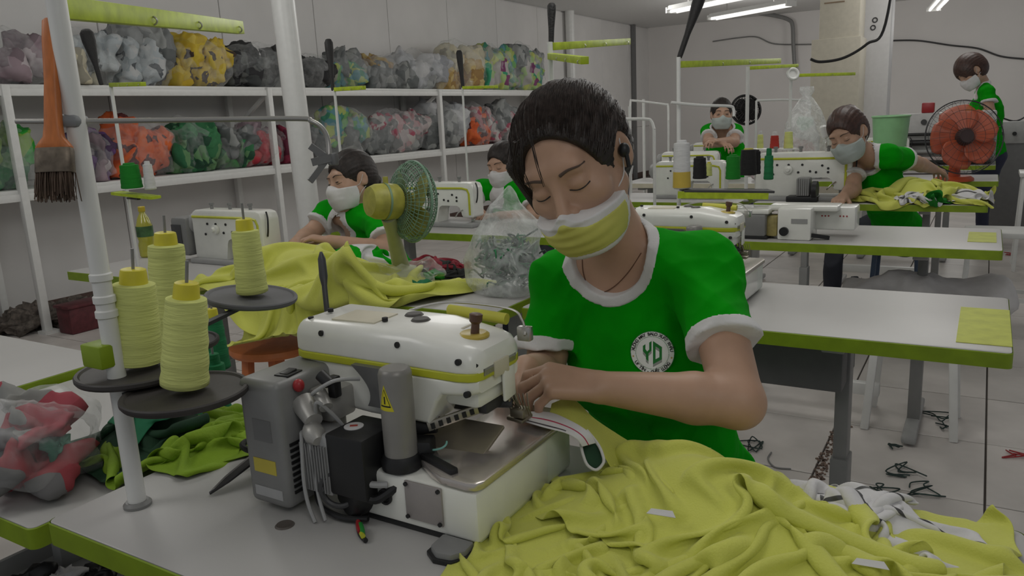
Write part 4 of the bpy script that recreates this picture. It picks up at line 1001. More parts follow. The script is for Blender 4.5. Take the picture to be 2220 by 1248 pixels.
# clear film on that table and the tall milky bag
q=on(872,608,.762); 
tag(obj('plastic_sheet',blob((0,0,.03),(.17,.09,.035),71,24,.02,48,26,flat=.001),PLAST,None,q,ang=0),'crumpled clear plastic sheet around the foot of the fan','plastic sheet')
q=on(1082,636,.762)
def tall_bag():
    t=thing('plastic_bag','tall milky plastic bag of green thread scraps standing beside the main worker','bag',q)
    x,y,z=[float(k) for k in q]; y+=.04
    nu,nv=64,40; u=np.linspace(0,2*PI,nu,endpoint=False); h=np.linspace(0,1,nv); U,H=np.meshgrid(u,h)
    R=np.interp(H,[0,.06,.3,.55,.8,.93,1],[.115,.128,.125,.105,.06,.028,.004])
    P=np.stack([np.cos(U)*R*1.12,np.sin(U)*R*.8,H*.315],-1); n=crump(P.reshape(-1,3),81,13,.012,2).reshape(nv,nu); n=n*np.minimum(1,R/.05)
    D=np.stack([np.cos(U),np.sin(U),np.zeros_like(U)],-1); P=P+D*n[...,None]+np.array([x,y,z+.003]); P[...,0]+=.03*H**2
    V=P.reshape(-1,3); F=[(j*nu+i,j*nu+(i+1)%nu,(j+1)*nu+(i+1)%nu,(j+1)*nu+i) for j in range(nv-1) for i in range(nu)]
    obj('plastic_film',MB().add(V,F+[tuple(range(nu))[::-1],tuple((nv-1)*nu+k for k in range(nu))]),PLASTW,t,ang=0)
    sc=[mat('scrap_green',(.04,.22,.09),.8,var=.4),mat('scrap_pale',(.4,.45,.4),.8,var=.3),mat('scrap_dark',(.05,.08,.06),.8)]
    rr=np.random.default_rng(4)
    for k,m in enumerate(sc):
        mb=MB()
        for i in range(60):
            a=rr.uniform(0,2*PI); d=.095*math.sqrt(rr.uniform()); zz=z+.02+rr.uniform(0,.13)
            c=np.array([x+d*1.05*math.cos(a),y+d*.7*math.sin(a),zz]); pts=[c+rr.normal(size=3)*np.array([.018,.014,.014]) for _ in range(4)]
            for p in pts: p[2]=max(p[2],z+.008)
            mb.tube(spline(pts,4),.0028,4)
        o=obj('thread_scraps',mb,m,t,ang=0); o['kind']='stuff'
tall_bag()
# right heap on the third table
RT3=(-1.078,.02,4.33,4.85,.76)
g=gh((-.33,4.55,.09,.16,.13),(-.12,4.60,.05,.10,.1),(-.55,4.68,.06,.12,.06),rects=[RT3],low=.42)
cloth('lime_garment','lime heap on the far right table in front of the masked worker','garment',LCLOTH,(-.30,4.55,.80),(1.0,.62),(.60,.33),g,84,61,46,3,.035,.03,.35)
g=gh((-.30,4.40,.05,.1,.08),rects=[RT3],low=.50)
cloth('white_cloth','white cloth hanging over the front edge of the far right lime heap','garment',WCLOTH,(-.28,4.36,.78),(.24,.28),(.14,.15),g,40,63,46,30,.018,.012,.35,stripe=(DARK,((.4,.44),(.7,.74))))
cloth('green_cloth','green cloth tucked beside the hanging white one on the far right table','garment',BGC,(-.20,4.35,.80),(.2,.26),(.10,.14),g,34,65,46,-10,.03,.015,.35)
cloth('white_cloth','white cloth with dark seams folded at the right end of the far lime heap','garment',WCLOTH,(-.07,4.52,.80),(.26,.3),(.15,.20),gh((-.08,4.5,.06,.08,.1),rects=[RT3],low=.42),38,67,40,10,.03,.015,.35,stripe=(DARK,((.3,.34),)))
# clothes on second table behind the main worker's shoulder
T2=(-1.078,.067,3.05,3.57,.76)
g=gh((-1.0,3.35,.05,.1,.08),rects=[T2],low=.4)
cloth('white_cloth','white cloth on the second table behind the main worker\'s ear','garment',WCLOTH,(-1.07+.1,3.38,.79),(.36,.3),(.2,.18),g,40,69,40,20,.035,.02,.35)
cloth('green_cloth','green cloth under the cone rail behind the main worker\'s shoulder','garment',BGC,(-.90,3.45,.79),(.36,.24),(.2,.12),g,40,70,40,-15,.035,.02,.35)
# sack under the second table
q=np.array([-.25,3.42,.0])
st=thing('plastic_stool','low white stool under the second table holding the white sack','stool',(-.19,3.33,0))
obj('seat',MB().box((-.19,3.33,.40),(.34,.30,.03),bev=.01),WHITE,st)
for sx in (-1,1):
    for sy in (-1,1): obj('leg',MB().bar((-.19+.13*sx,3.33+.11*sy,.39),(-.19+.155*sx,3.33+.135*sy,0),.03,.03,bev=.004),WHITE,st)
tag(obj('white_sack',blob((0,0,.095),(.30,.17,.10),91,11,.03,60,30,flat=.001),mat('sack_white',(.62,.60,.60),.7,bump=.3),None,(-.17,3.30,.4165),ang=0),'slumped white cloth sack beneath the second table','sack')
tag(obj('red_scrap',blob((0,0,.02),(.05,.04,.022),92,50,.014,30,16,flat=.001),patch('scrap_red',[(.4,.03,.05),(.6,.5,.5),(.15,.02,.03)],40),None,(-.43,3.22,.4165),ang=0),'little red and white crumpled scrap at the end of the white sack','scrap')
COL.objects['plastic_stool'].children[0].scale=(1,1,1)
# ------------------------------------------------------------------ fans
def fan_guard(c,ax,R,dep,t,m,nr=44,rings=5,wire=.0012,names='guard'):
    c=Vector([float(k) for k in c]); ax=Vector([float(k) for k in ax]).normalized(); x=ax.orthogonal().normalized(); y=ax.cross(x)
    def P(r,a,d): return c+x*(r*math.cos(a))+y*(r*math.sin(a))+ax*d
    mb=MB()
    for s,nm in ((1,'front_guard'),(-1,'rear_guard')):
        g=MB()
        for i in range(nr):
            a=2*PI*i/nr
            g.tube([P(R*q,a,s*dep*h) for q,h in ((.2,1),(.5,.98),(.8,.75),(.95,.4),(1,.05))],wire,4)
        for k in range(rings):
            q=.2+.75*k/(rings-1); h=np.interp(q,[.2,.5,.8,.95],[1,.98,.75,.4]); g.torus(P(0,0,s*dep*h),ax,R*q,wire*1.1,40,4)
        o=obj(nm,g,m,t,ang=0); o['kind']='stuff'
    obj('guard_rim',MB().torus(c,ax,R,wire*3.2,56,8),m,t)
def blades(c,ax,R,n,m,t,pitch=.45,wd=1.0,ph=0):
    c=Vector([float(k) for k in c]); ax=Vector([float(k) for k in ax]).normalized(); x=ax.orthogonal().normalized(); y=ax.cross(x)
    for k in range(n):
        a0=2*PI*k/n+ph; rows=[]
        for i in range(9):
            r=R*(.18+.82*i/8); half=wd*PI/n*(.55+.5*math.sin(PI*(i/8)**.8))*(.92 if i==8 else 1); row=[]
            for j in range(9):
                u=(j/8-.5)*2; a=a0+u*half+.25*(i/8); d=-u*pitch*half*r*.6
                p=c+x*(r*math.cos(a))+y*(r*math.sin(a))+ax*d; row.append((p.x,p.y,p.z))
            rows.append(row)
        o=obj('blade',MB().grid(np.array(rows)),m,t,ang=0); s=o.modifiers.new('solid','SOLIDIFY'); s.thickness=.002
FY=mat('fan_olive',(.40,.38,.07),.45,var=.2,scale=30); FT_=mat('fan_teal_wire',(.17,.29,.20),.45,var=.3,scale=60); FB=mat('fan_blade_olive',(.27,.28,.06),.4,var=.3,scale=30)
c=at(893,437,2.42); ax=RT*.80+FW*.58+UP*.06
t=thing('table_fan','yellow-green table fan seen from behind on the middle-left table','fan',on(872,600,.76))
fan_guard(c,ax,.124,.045,t,FT_,52,7,.0013); blades(c,ax,.108,3,FB,t,.6,.95)
axn=Vector([float(k) for k in ax]).normalized(); cv=Vector([float(k) for k in c])
obj('motor_housing',MB().lathe([(.02,0),(.044,.05),(.053,.25),(.056,.6),(.054,.9),(.046,1)],cv-axn*.150,cv-axn*.048,32),FY,t)
obj('housing_band',MB().lathe([(.0565,0),(.0570,.5),(.0565,1)],cv-axn*.100,cv-axn*.093,32,cap=False),mat('fan_teal',(.20,.32,.20),.5),t)
obj('hub',MB().lathe([(.03,0),(.03,.7),(.02,1)],cv-axn*.01,cv+axn*.03,24),FY,t)
bs=Vector([float(k) for k in on(872,600,.76)]); nk=cv-axn*.085
obj('stem',MB().lathe([(.030,0),(.026,.3),(.020,.75),(.024,1)],bs+Vector((0,0,.03)),Vector((nk.x,nk.y,nk.z-.045)),20),mat('fan_pale',(.36,.38,.24),.45),t)
obj('base',MB().lathe([(.085,0),(.085,.3),(.07,.7),(.03,1)],bs,bs+Vector((0,0,.04)),32),mat('fan_pale',(.36,.38,.24),.45),t)
obj('oscillation_knob',MB().cyl(nk+Vector((0,0,.05)),nk+Vector((0,0,.075)),.008),FY,t)
# orange fan
OR=film('orange_blade',.66,(.60,.12,.05),.35,.95,1.05); ORP=mat('orange_plastic',(.50,.075,.02),.4)
c=at(2090,297,4.75); ax=-FW*.97-RT*.12
t=thing('orange_fan','large fan with translucent orange blades and black rim on the far right table','fan',on(2090,378,.76))
fan_guard(c,ax,.225,.05,t,mat('guard_black',(.03,.03,.033),.4),28,4,.0011); blades(c,ax,.195,5,OR,t,.4,1.34,.3)
cv=Vector([float(k) for k in c]); axn=Vector([float(k) for k in ax]).normalized()
obj('hub',MB().lathe([(.052,0),(.052,.7),(.04,1)],cv-axn*.02,cv+axn*.045,28),mat('hub_dark',(.05,.03,.03),.4),t)
obj('motor_housing',MB().lathe([(.03,0),(.06,.2),(.06,.9),(.05,1)],cv-axn*.16,cv-axn*.05,24),ORP,t)
bs=Vector((cv.x-axn.x*.1,cv.y-axn.y*.1,TZ)); 
obj('stem',MB().lathe([(.035,0),(.03,.4),(.03,1)],bs+Vector((0,0,.02)),Vector((bs.x,bs.y,cv.z-.02)),20),ORP,t)
obj('base',MB().lathe([(.11,0),(.11,.5),(.09,1)],bs,bs+Vector((0,0,.03)),32),ORP,t)
# dark wall fan far behind
c=at(1617,238,8.6); t=thing('dark_fan','black fan standing far behind the worker with folded arms','fan',(c[0],c[1],0))
fan_guard(c,-FW,.16,.05,t,BLACK,24,4,.004); blades(c,-FW,.14,4,BLACK,t,.5,1.0)
obj('pole',MB().cyl((c[0]+.0,c[1]+.06,.02),(c[0],c[1]+.06,c[2]),.018),BLACK,t); obj('base',MB().lathe([(.18,0),(.18,.5),(.05,1)],(c[0],c[1]+.06,0),(c[0],c[1]+.06,.04),28),BLACK,t)
obj('motor_housing',MB().sph((c[0],c[1]+.07,c[2]),(.07,.08,.07)),BLACK,t)
# ------------------------------------------------------------------ small things on the tables
# bottle
q=on(322,556,.76)
t=thing('drink_bottle','yellow soft drink bottle with a yellow cap at the left end of the middle-left table','bottle',q)
x,y,z=[float(k) for k in q]; H=.215
obj('bottle_body',MB().lathe([(.028,0),(.033,.03),(.034,.25),(.030,.33),(.034,.42),(.034,.62),(.024,.78),(.013,.88),(.012,.93)],(x,y,z),(x,y,z+H),28),mat('drink_yellow',(.42,.40,.04),.15,coat=.6),t)
obj('bottle_label',MB().lathe([(.0345,0),(.0345,1)],(x,y,z+.09),(x,y,z+.135),28,cap=False),mat('label_darkgreen',(.05,.12,.04),.5,var=.6),t)
obj('bottle_cap',MB().lathe([(.014,0),(.0145,.1),(.0145,.9),(.012,1)],(x,y,z+H*.92),(x,y,z+H*1.02),20),mat('cap_yellow',(.55,.42,.03),.4),t)
# shears on the front table
t=thing('tailor_shears','dark steel shears pointing left on the nearest table behind the stand foot','shears',on(500,1040,.762))
a=at(456,1084,1.128); a[2]=.7625
def blade_(p,q,wd,nm,m,dz):
    p=Vector([float(k) for k in p]);q=Vector([float(k) for k in q]);d=(q-p);L=d.length;d.normalize();s=Vector((0,0,1)).cross(d).normalized();u=d.cross(s)
    return obj(nm,MB().prism([(0,0),(L*.3,wd*.35),(L,wd*.6),(L,-wd*.5),(L*.3,-wd*.3)],p+Vector((0,0,dz)),d,s,u,.0035,bev=.0008),m,t)
e=on(585,968,.80)
blade_(a,e,.022,'blade',mat('shear_steel',(.30,.29,.29),.3,.8),.0)
blade_(np.array(a)+[.004,-.002,.0],np.array(e)+[.012,-.012,.004],.020,'lower_blade',mat('shear_dark',(.035,.033,.035),.4,.4),-.0002)
obj('pivot_screw',MB().cyl((e[0]-.004,e[1]+.004,e[2]-.002),(e[0]-.004,e[1]+.004,e[2]+.008),.006),STEEL,t)
for s in (-1,1):
    obj('handle_loop',MB().torus((e[0]-.03+.02*s,e[1]+.03+.018*s,e[2]-.012),(.2,.1,1),.018,.005,24,8),BLACK,t)
# little debris at the machine foot
q=on(782,1165,.76); t=thing('wire_stub','short stub of black and coloured wires on the nearest table by the machine','wire stub',q)
x,y,z=[float(k) for k in q]
for i,(m,pts) in enumerate(((BLACK,[(-.014,.012,.004),(0,0,.004),(.016,-.008,.004)]),(mat('wire_green',(.02,.25,.04),.4),[(-.012,.014,.009),(.0,.004,.010),(.008,-.004,.008)]),(RED,[(-.03,.03,.006),(-.012,.01,.008),(0,.0,.008)]),(YSTR,[(.004,-.002,.008),(.012,-.008,.009)]))):
    obj('wire',MB().tube([(x+a*1.0,y+b,z+c) for a,b,c in spline(pts,6)],.0032,8),m,t)
# orange stool in the aisle
q=on(595,742,.56); x,y=float(q[0]),float(q[1])
t=thing('orange_stool','orange round plastic stool seat in the aisle behind the yellow cones','stool',(x,y,0))
obj('seat',MB().lathe([(.0,0),(.145,0),(.152,.4),(.148,.9),(.138,1),(.02,.94)],(x,y,.535),(x,y,.563),40),mat('stool_orange',(.62,.19,.06),.45,var=.08),t)
for k in range(4):
    a=PI/4+k*PI/2; obj('leg',MB().bar((x+.09*math.cos(a),y+.09*math.sin(a),.54),(x+.14*math.cos(a),y+.14*math.sin(a),0),.035,.03,bev=.005),mat('stool_orange',(.62,.19,.06),.45),t)
for i,(px,py,rx,m,l) in enumerate(((520,790,.07,RIB,'white cloth strip with a dark edge left of the orange stool'),(500,735,.05,WCLOTH,'white crumpled cloth between the cones and the orange stool'))):
    q=on(px,py,.735); 
    tag(obj('cloth_piece',blob((0,0,.02),(rx,rx*.7,.022),101+i,30,.016,36,18,flat=.001),m,None,(q[0],min(q[1],1.02) if i!=2 else 1.0,.7355),ang=0),l,'cloth')
# bag of red and grey pieces at the lower left
q=np.array([-1.262,.575,.7355])
t=thing('garment_bag','clear bag of red, white and grey patterned pieces at the lower left corner','garment bag',q)
redgrey=patch('cloth_redgrey',[(.30,.045,.06),(.14,.13,.13),(.38,.36,.36),(.14,.13,.14),(.35,.06,.08),(.24,.24,.23)],13)
greyred=patch('cloth_greyred',[(.15,.145,.145),(.19,.18,.18),(.28,.04,.05),(.12,.11,.12)],10)
for i,(dx,dy,dz,r,m) in enumerate(((-.06,.02,.045,(.09,.08,.045),greyred),(.02,-.01,.04,(.07,.065,.04),greyred),(-.05,.03,.098,(.08,.075,.04),redgrey),(.0,.02,.088,(.055,.055,.03),redgrey),(.045,.03,.07,(.035,.035,.025),mat('scrap_teal',(.06,.2,.14),.8,var=.4)))):
    obj('garment',blob(q+[dx,dy,dz],r,110+i,26,.022,50,28,flat=q[2]+.004),m,t,ang=0)
obj('plastic_film',blob(q+[-.025,.015,.07],(.125,.105,.075),119,20,.018,60,32,flat=q[2]+.001),PLAST,t,ang=0)
# scrap tray under the tables at the lower left corner
t=thing('scrap_tray','shallow white tray with black and white scraps under the table end','tray',(-1.13,.60,.45))
q=on(165,1225,.45); x,y=float(q[0]),float(q[1]); t.location=(x,y,.20)
obj('tray_body',MB().box((x,y,.40),(.34,.26,.012)).box((x-.17,y,.42),(.01,.26,.05)).box((x+.17,y,.42),(.01,.26,.05)).box((x,y+.13,.42),(.34,.01,.05)).box((x,y-.13,.42),(.34,.01,.05)).box((x,y,.2),(.20,.16,.40)),MID,t)
for i,m in enumerate((BLACK,RIB,BLACK,DARK)): obj('scrap',blob((x-.08+.05*i,y-.05+.04*(i%3),.425),(.045,.04,.02),130+i,40,.016,28,14,flat=.407),m,t,ang=0)
# dark red crate by the wall and low rail
q=on(190,712,.0)
single('red_crate',MB().box((q[0],q[1],.09),(.16,.30,.18),bev=.012).box((q[0],q[1],.185),(.18,.32,.02),bev=.004),mat('crate_red',(.10,.02,.025),.6,var=.3),'dark red crate on the floor by the left wall','crate',(q[0],q[1],0))
q=on(120,700,.0)
single('scrap_heap',blob((q[0],q[1],.07),(.22,.5,.09),140,18,.05,44,22,flat=.002),mat('lint_brown',(.12,.10,.085),.9,var=.5,scale=40),'grey-brown lint heap on the floor beside the dark red crate','lint heap',(q[0],q[1],0))
# ------------------------------------------------------------------ background right
# tall milky bag near pillar
b=onY(1745,330,5.86); x,y=float(b[0]),float(b[1])
t=thing('plastic_bag','pale knotted plastic bag standing tall before the cream pillar','bag',(x,y,TZ))
zt=float(onY(1745,188,5.86)[2])
obj('contents',blob((x,y,TZ+.22),(.12,.12,.22),151,14,.04,40,26,flat=TZ+.002),patch('cloth_pale',[(.55,.54,.52),(.6,.5,.48),(.5,.58,.52),(.62,.62,.6)],9),t,ang=0)
obj('plastic_film',MB().lathe([(.12,0),(.15,.1),(.16,.4),(.13,.62),(.10,.74),(.05,.86),(.03,.90),(.05,.95),(.045,1)],(x,y,TZ+.002),(x,y,zt),28),PLASTW,t,ang=0)
tag(obj('pale_garment',blob((0,0,.07),(.17,.10,.09),153,14,.03,40,20,flat=.001),patch('cloth_pinkwhite',[(.6,.56,.56),(.55,.45,.47),(.6,.6,.6)],8),None,(float(at(1665,330,5.2)[0]),5.75,TZ+.001),ang=0),'pinkish white garment heap behind the first small yellow cone','garment')
t=thing('green_basket','pale green translucent basket behind the masked worker\'s shoulder','basket',(0,0,0)); b=onY(1928,330,5.86); x,y=float(b[0]),float(b[1]); t.location=(x,y,TZ)
zt=float(onY(1928,252,5.86)[2])
obj('basket_body',MB().lathe([(.09,0),(.10,.5),(.115,1),(.108,.99),(.09,.1)],(x,y,TZ),(x,y,zt),28),mat('basket_green',(.25,.50,.25),.4),t); obj('basket_rim',MB().torus((x,y,zt),(0,0,1),.115,.007,32,6),mat('basket_green',(.25,.50,.25),.4),t)
# fusing press
t=thing('fusing_machine','pale grey fusing machine with dark rollers behind the orange fan','machine',(0,0,0))
a=at(1950,300,6.6); bq=at(2150,300,6.9); x0,x1=float(a[0]),float(bq[0])+.02; y=7.1; zb=.76; t.location=((x0+x1)/2,y,TZ)
PG=mat('pale_grey_enamel',(.52,.51,.50),.45); 
obj('housing',MB().box(((x0+x1)/2,y+.16,TZ+.20),(x1-x0,.20,.40),bev=.015),PG,t)
for zz,rr,m in ((TZ+.235,.012,BLACK),(TZ+.17,.022,BLACK),(TZ+.10,.018,MID)): obj('roller',MB().cyl((x0-.02,y+.02,zz),(x1,y+.02,zz),rr,n=16),m,t)
obj('belt',MB().box(((x0+x1)/2,y-.05,TZ+.05),(x1-x0-.06,.20,.02),bev=.006),mat('belt_pink',(.50,.42,.40),.6),t)
for xx in (x0,x1): obj('side_frame',MB().box((xx,y+.02,TZ+.14),(.02,.24,.28),bev=.004),GREY,t)
q=at(2021,250,6.75); obj('red_box',MB().box((q[0],y+.13,TZ+.44),(.09,.08,.08),bev=.008),RED,t); obj('gauge',MB().cyl((q[0]-.02,y+.055,TZ+.33),(q[0]-.02,y+.045,TZ+.33),.022,n=16),DARK,t)
# control cabinet at the right edge
a=at(2185,330,7.2); x,y=float(a[0]),float(a[1])+.2
t=thing('control_cabinet','grey control cabinet with knobs at the right edge behind the fan','cabinet',(x,y,0))
obj('body',MB().box((x,y,.42),(.42,.34,.84),bev=.008),mat('cabinet_grey',(.14,.14,.14),.5),t); obj('panel',MB().box((x,y-.02,.93),(.44,.32,.20),bev=.01),mat('cabinet_pale',(.36,.36,.355),.45),t)
for i in range(4): obj('knob',MB().cyl((x-.16+.1*i,y-.182,.92),(x-.16+.1*i,y-.205,.92),.018,n=14),BLACK,t)
obj('cable',MB().tube(spline([(x-.2,y,1.03),(x-.12,y-.05,1.08),(x+.05,y-.05,1.03),(x+.2,y,1.14)],6),.008,6),BLACK,t)
# tall white stool and bench
def stool(x,y,h,w_,label,m=WHITE,d=.0):
    t=thing('stool',label,'stool',(x,y,0)); d=d or w_
    obj('seat',MB().box((x,y,h-.015),(w_,d,.03),bev=.006),m,t)
    for sx in (-1,1):
        for sy in (-1,1): obj('leg',MB().bar((x+sx*(w_/2-.03),y+sy*(d/2-.03),h-.03),(x+sx*(w_/2-.01),y+sy*(d/2-.01),0),.026,.026,bev=.003),m,t)
    for sy in (-1,1): obj('rung',MB().bar((x-w_/2+.02,y+sy*(d/2-.02),h*.35),(x+w_/2-.02,y+sy*(d/2-.02),h*.35),.02,.02),m,t)
    return t
stool(.38,6.85,.72,.34,'tall white stool at the right picture edge beside the grey cabinet')
stool(.10,4.95,.56,.36,'white bench whose seat shows past the end of the third table',d=.28)
# seats for the workers
SEAT=mat('stool_blue',(.05,.08,.14),.5)
stool(-.46,1.42,.45,.28,'dark stool the main worker sits on',SEAT); stool(-2.25,2.72,.45,.28,'dark stool under the worker in the white mask',SEAT); stool(-2.22,3.98,.45,.28,'dark stool under the worker behind the milky bag',SEAT); stool(-.42,5.12,.45,.28,'dark stool under the masked worker at right',SEAT); stool(-1.76,6.35,.45,.28,'dark stool under the far worker with folded arms',SEAT)
# floor scraps
for i,(px,py,s,l) in enumerate(((1640,968,.035,'dark thread scrap on the floor left of the grey table leg'),(1960,1027,.028,'dark green scrap on the floor right of the white leg, nearer the wall of legs'),(1990,1062,.035,'branching dark green scrap on the floor, nearest the white trimmings'),(2028,905,.022,'small dark scrap on the floor under the lime edge'),(1935,972,.014,'tiny grey-green scrap beside the pale table leg'),(2045,928,.012,'tiny dark scrap right of the small one under the lime edge'),(2195,985,.022,'reddish scrap at the right edge of the floor'),(1905,1068,.018,'scrap with white speck just behind the white trimmings'),(2105,1165,.012,'tiny scrap lying on the long tile joint'),(2190,552,.03,'dark red scrap on the floor near the second table end'))):
    q=on(px,py,0); mb=MB(); r=np.random.default_rng(200+i)
    mb.tube(spline([(r.normal()*s*1.3,r.normal()*s*1.3,.004+abs(r.normal())*.006) for _ in range(10)],6),.0025,5)
    tag(obj('thread_scrap',mb,RED if 'red' in l else mat('scrap_floor',(.03,.05,.045),.9,var=.4),None,q,ang=0),l,'scrap',None)
mb=MB(); r=np.random.default_rng(9)
for i in range(150):
    u=r.uniform(); q=on(1822-52*u+r.normal()*9,925+118*u,0); s=r.uniform(.004,.012); mb.box((q[0],q[1],.003),(s,s*.8,.004),(0,0,r.uniform(0,3)))
tag(single('lint_strip',mb,mat('lint_rust',(.20,.14,.11),.95,var=.5),'strip of brown lint gathered along a tile joint beside the grey leg','lint',on(1795,990,0)),None,None,None,'stuff')
q=on(1700,990,0); single('thread_curl',MB().tube(spline([on(x,y,.004) for x,y in ((1672,980),(1665,995),(1680,1012),(1715,1016))],8),.003,6),GREY,'grey curl of cord on the floor behind the green shirt','cord',q)

# small white lamp head on the panel machine
a=at(1790,300,4.2); b=at(1783,272,4.2); c=at(1797,330,4.25); bs=(float(c[0]),4.5,TZ+.25)
t=thing('machine_lamp','small white lamp head on a thin stem before the masked worker\'s forehead','lamp',bs)
obj('lamp_head',MB().lathe([(.010,0),(.019,.12),(.020,.85),(.012,1)],a,b,18),WHITE,t)
obj('stem',MB().tube(spline([a,c,(bs[0],bs[1]-.03,bs[2]+.06),bs],6),.004,8),WHITE,t)
# ------------------------------------------------------------------ people
def camv(a,b,c): return np.array(a)*RT+np.array(b)*UP-np.array(c)*FW
def headR(yaw,pit,roll):
    """columns right, forward, up; yaw turns towards picture left, pit looks down, roll tips counterclockwise as seen"""
    y,p=math.radians(yaw),math.radians(pit)
    f=camv(-math.sin(y)*math.cos(p),-math.sin(p),math.cos(y)*math.cos(p)); u=camv(-math.sin(y)*math.sin(p),math.cos(p),math.cos(y)*math.sin(p))
    r=np.cross(f,u); q=math.radians(roll); u2=u*math.cos(q)+r*math.sin(q); r2=np.cross(f,u2)
    return np.stack([r2,f,u2],1)
def head_sdf(L):
    S=L*np.array([1,1,1.]); ax=np.abs(S[:,0]); M=np.stack([ax,S[:,1],S[:,2]],1)
    d=ell(S,(0,-.014,.030),(.073,.092,.080))
    d=smin(d,ell(S,(0,.028,-.030),(.058,.062,.082)),.03)
    d=smin(d,seg(M,(.050,.002,-.052),(.018,.060,-.098),.017,.016),.03)
    d=smin(d,seg(S,(-.010,.070,-.099),(.010,.070,-.099),.017),.02)
    d=smin(d,ell(M,(.041,.058,-.026),(.024,.022,.02)),.02)
    d=smin(d,seg(S,(-.034,.074,.024),(.034,.074,.024),.0145),.016)
    d=smax(d,-ell(M,(.031,.099,.002),(.019,.014,.012)),.014)
    d=smin(d,ell(M,(.0305,.0775,.000),(.0150,.0125,.0120)),.005)
    d=smin(d,seg(S,(0,.086,.006),(0,.107,-.034),.0075,.0105),.012)
    d=smin(d,ell(M,(.0105,.094,-.037),(.0085,.010,.0075)),.007)
    d=smin(d,ell(S,(0,.087,-.062),(.021,.010,.0055)),.006); d=smin(d,ell(S,(0,.085,-.071),(.018,.010,.006)),.006)
    q=M-np.array([.0755,-.012,-.008]); c,s=math.cos(.35),math.sin(.35); q=np.stack([q[:,0]*c+q[:,1]*s,-q[:,0]*s+q[:,1]*c,q[:,2]],1)
    e=ell(q,(0,0,0),(.0095,.019,.031)); e=smax(e,-ell(q,(.009,.003,.002),(.0075,.012,.021)),.006)
    d=smin(d,e,.007)
    return d
def hand_prims(W,d,n,thumb,curl,sc=1.0,spread=.12,th=(.7,.5)):
    """list of capsules; d along the hand, n out of the palm, thumb=+1/-1 picks the side d x n * thumb"""
    W=np.array(W,float); d=np.array(d,float); d/=np.linalg.norm(d); n=np.array(n,float); n-=d*(n@d); n/=np.linalg.norm(n); s=np.cross(d,n)*thumb
    F=[]; palm=[]
    off=[.027,.0095,-.0085,-.0255]; kl=[.078,.081,.077,.070]; ln=[(.037,.023,.018),(.041,.026,.019),(.038,.024,.018),(.030,.018,.016)]; rr=[.0088,.009,.0086,.0075]
    for i in range(4):
        k=W+d*kl[i]*sc+s*off[i]*sc; palm.append((W+d*.012*sc+s*off[i]*.62*sc,k,.0125*sc,.0105*sc))
        a=0; p=k; fd=d+s*spread*(off[i]/.027)
        fd=fd/np.linalg.norm(fd)
        c=curl[i] if hasattr(curl[0],'__len__') else curl
        for j in range(3):
            a+=c[j]; v=fd*math.cos(a)+n*math.sin(a); e=p+v*ln[i][j]*sc; F.append((i,p,e,rr[i]*sc*(1-.1*j),rr[i]*sc*(1-.1*(j+1)),v)); p=e
    t0=W+d*.020*sc+s*.020*sc+n*.004*sc; v1=(d*.72+s*.62+n*.35); v1/=np.linalg.norm(v1); t1=t0+v1*.042*sc
    v2=d*.92+s*(.30-th[0]*.4)+n*th[0]*.6; v2/=np.linalg.norm(v2); t2=t1+v2*.030*sc; v3=d*.92+s*(.1-th[1]*.4)+n*th[1]*.8; v3/=np.linalg.norm(v3); t3=t2+v3*.024*sc
    T=[(t0,t1,.0135*sc,.0105*sc),(t1,t2,.0098*sc,.0088*sc),(t2,t3,.0088*sc,.0075*sc)]
    return palm,F,T
def hand_sdf(P,H,sc):
    palm,F,T=H; d=None
    for a,b,ra,rb in palm:
        q=seg(P,a,b,ra,rb); d=q if d is None else smin(d,q,.010*sc)
    for i in range(4):
        f=None
        for (k,a,b,ra,rb,v) in F:
            if k==i: q=seg(P,a,b,ra,rb); f=q if f is None else smin(f,q,.0025*sc)
        d=smin(d,f,.0035*sc)
    f=None
    for a,b,ra,rb in T: q=seg(P,a,b,ra,rb); f=q if f is None else smin(f,q,.004*sc)
    return smin(d,f,.006*sc)
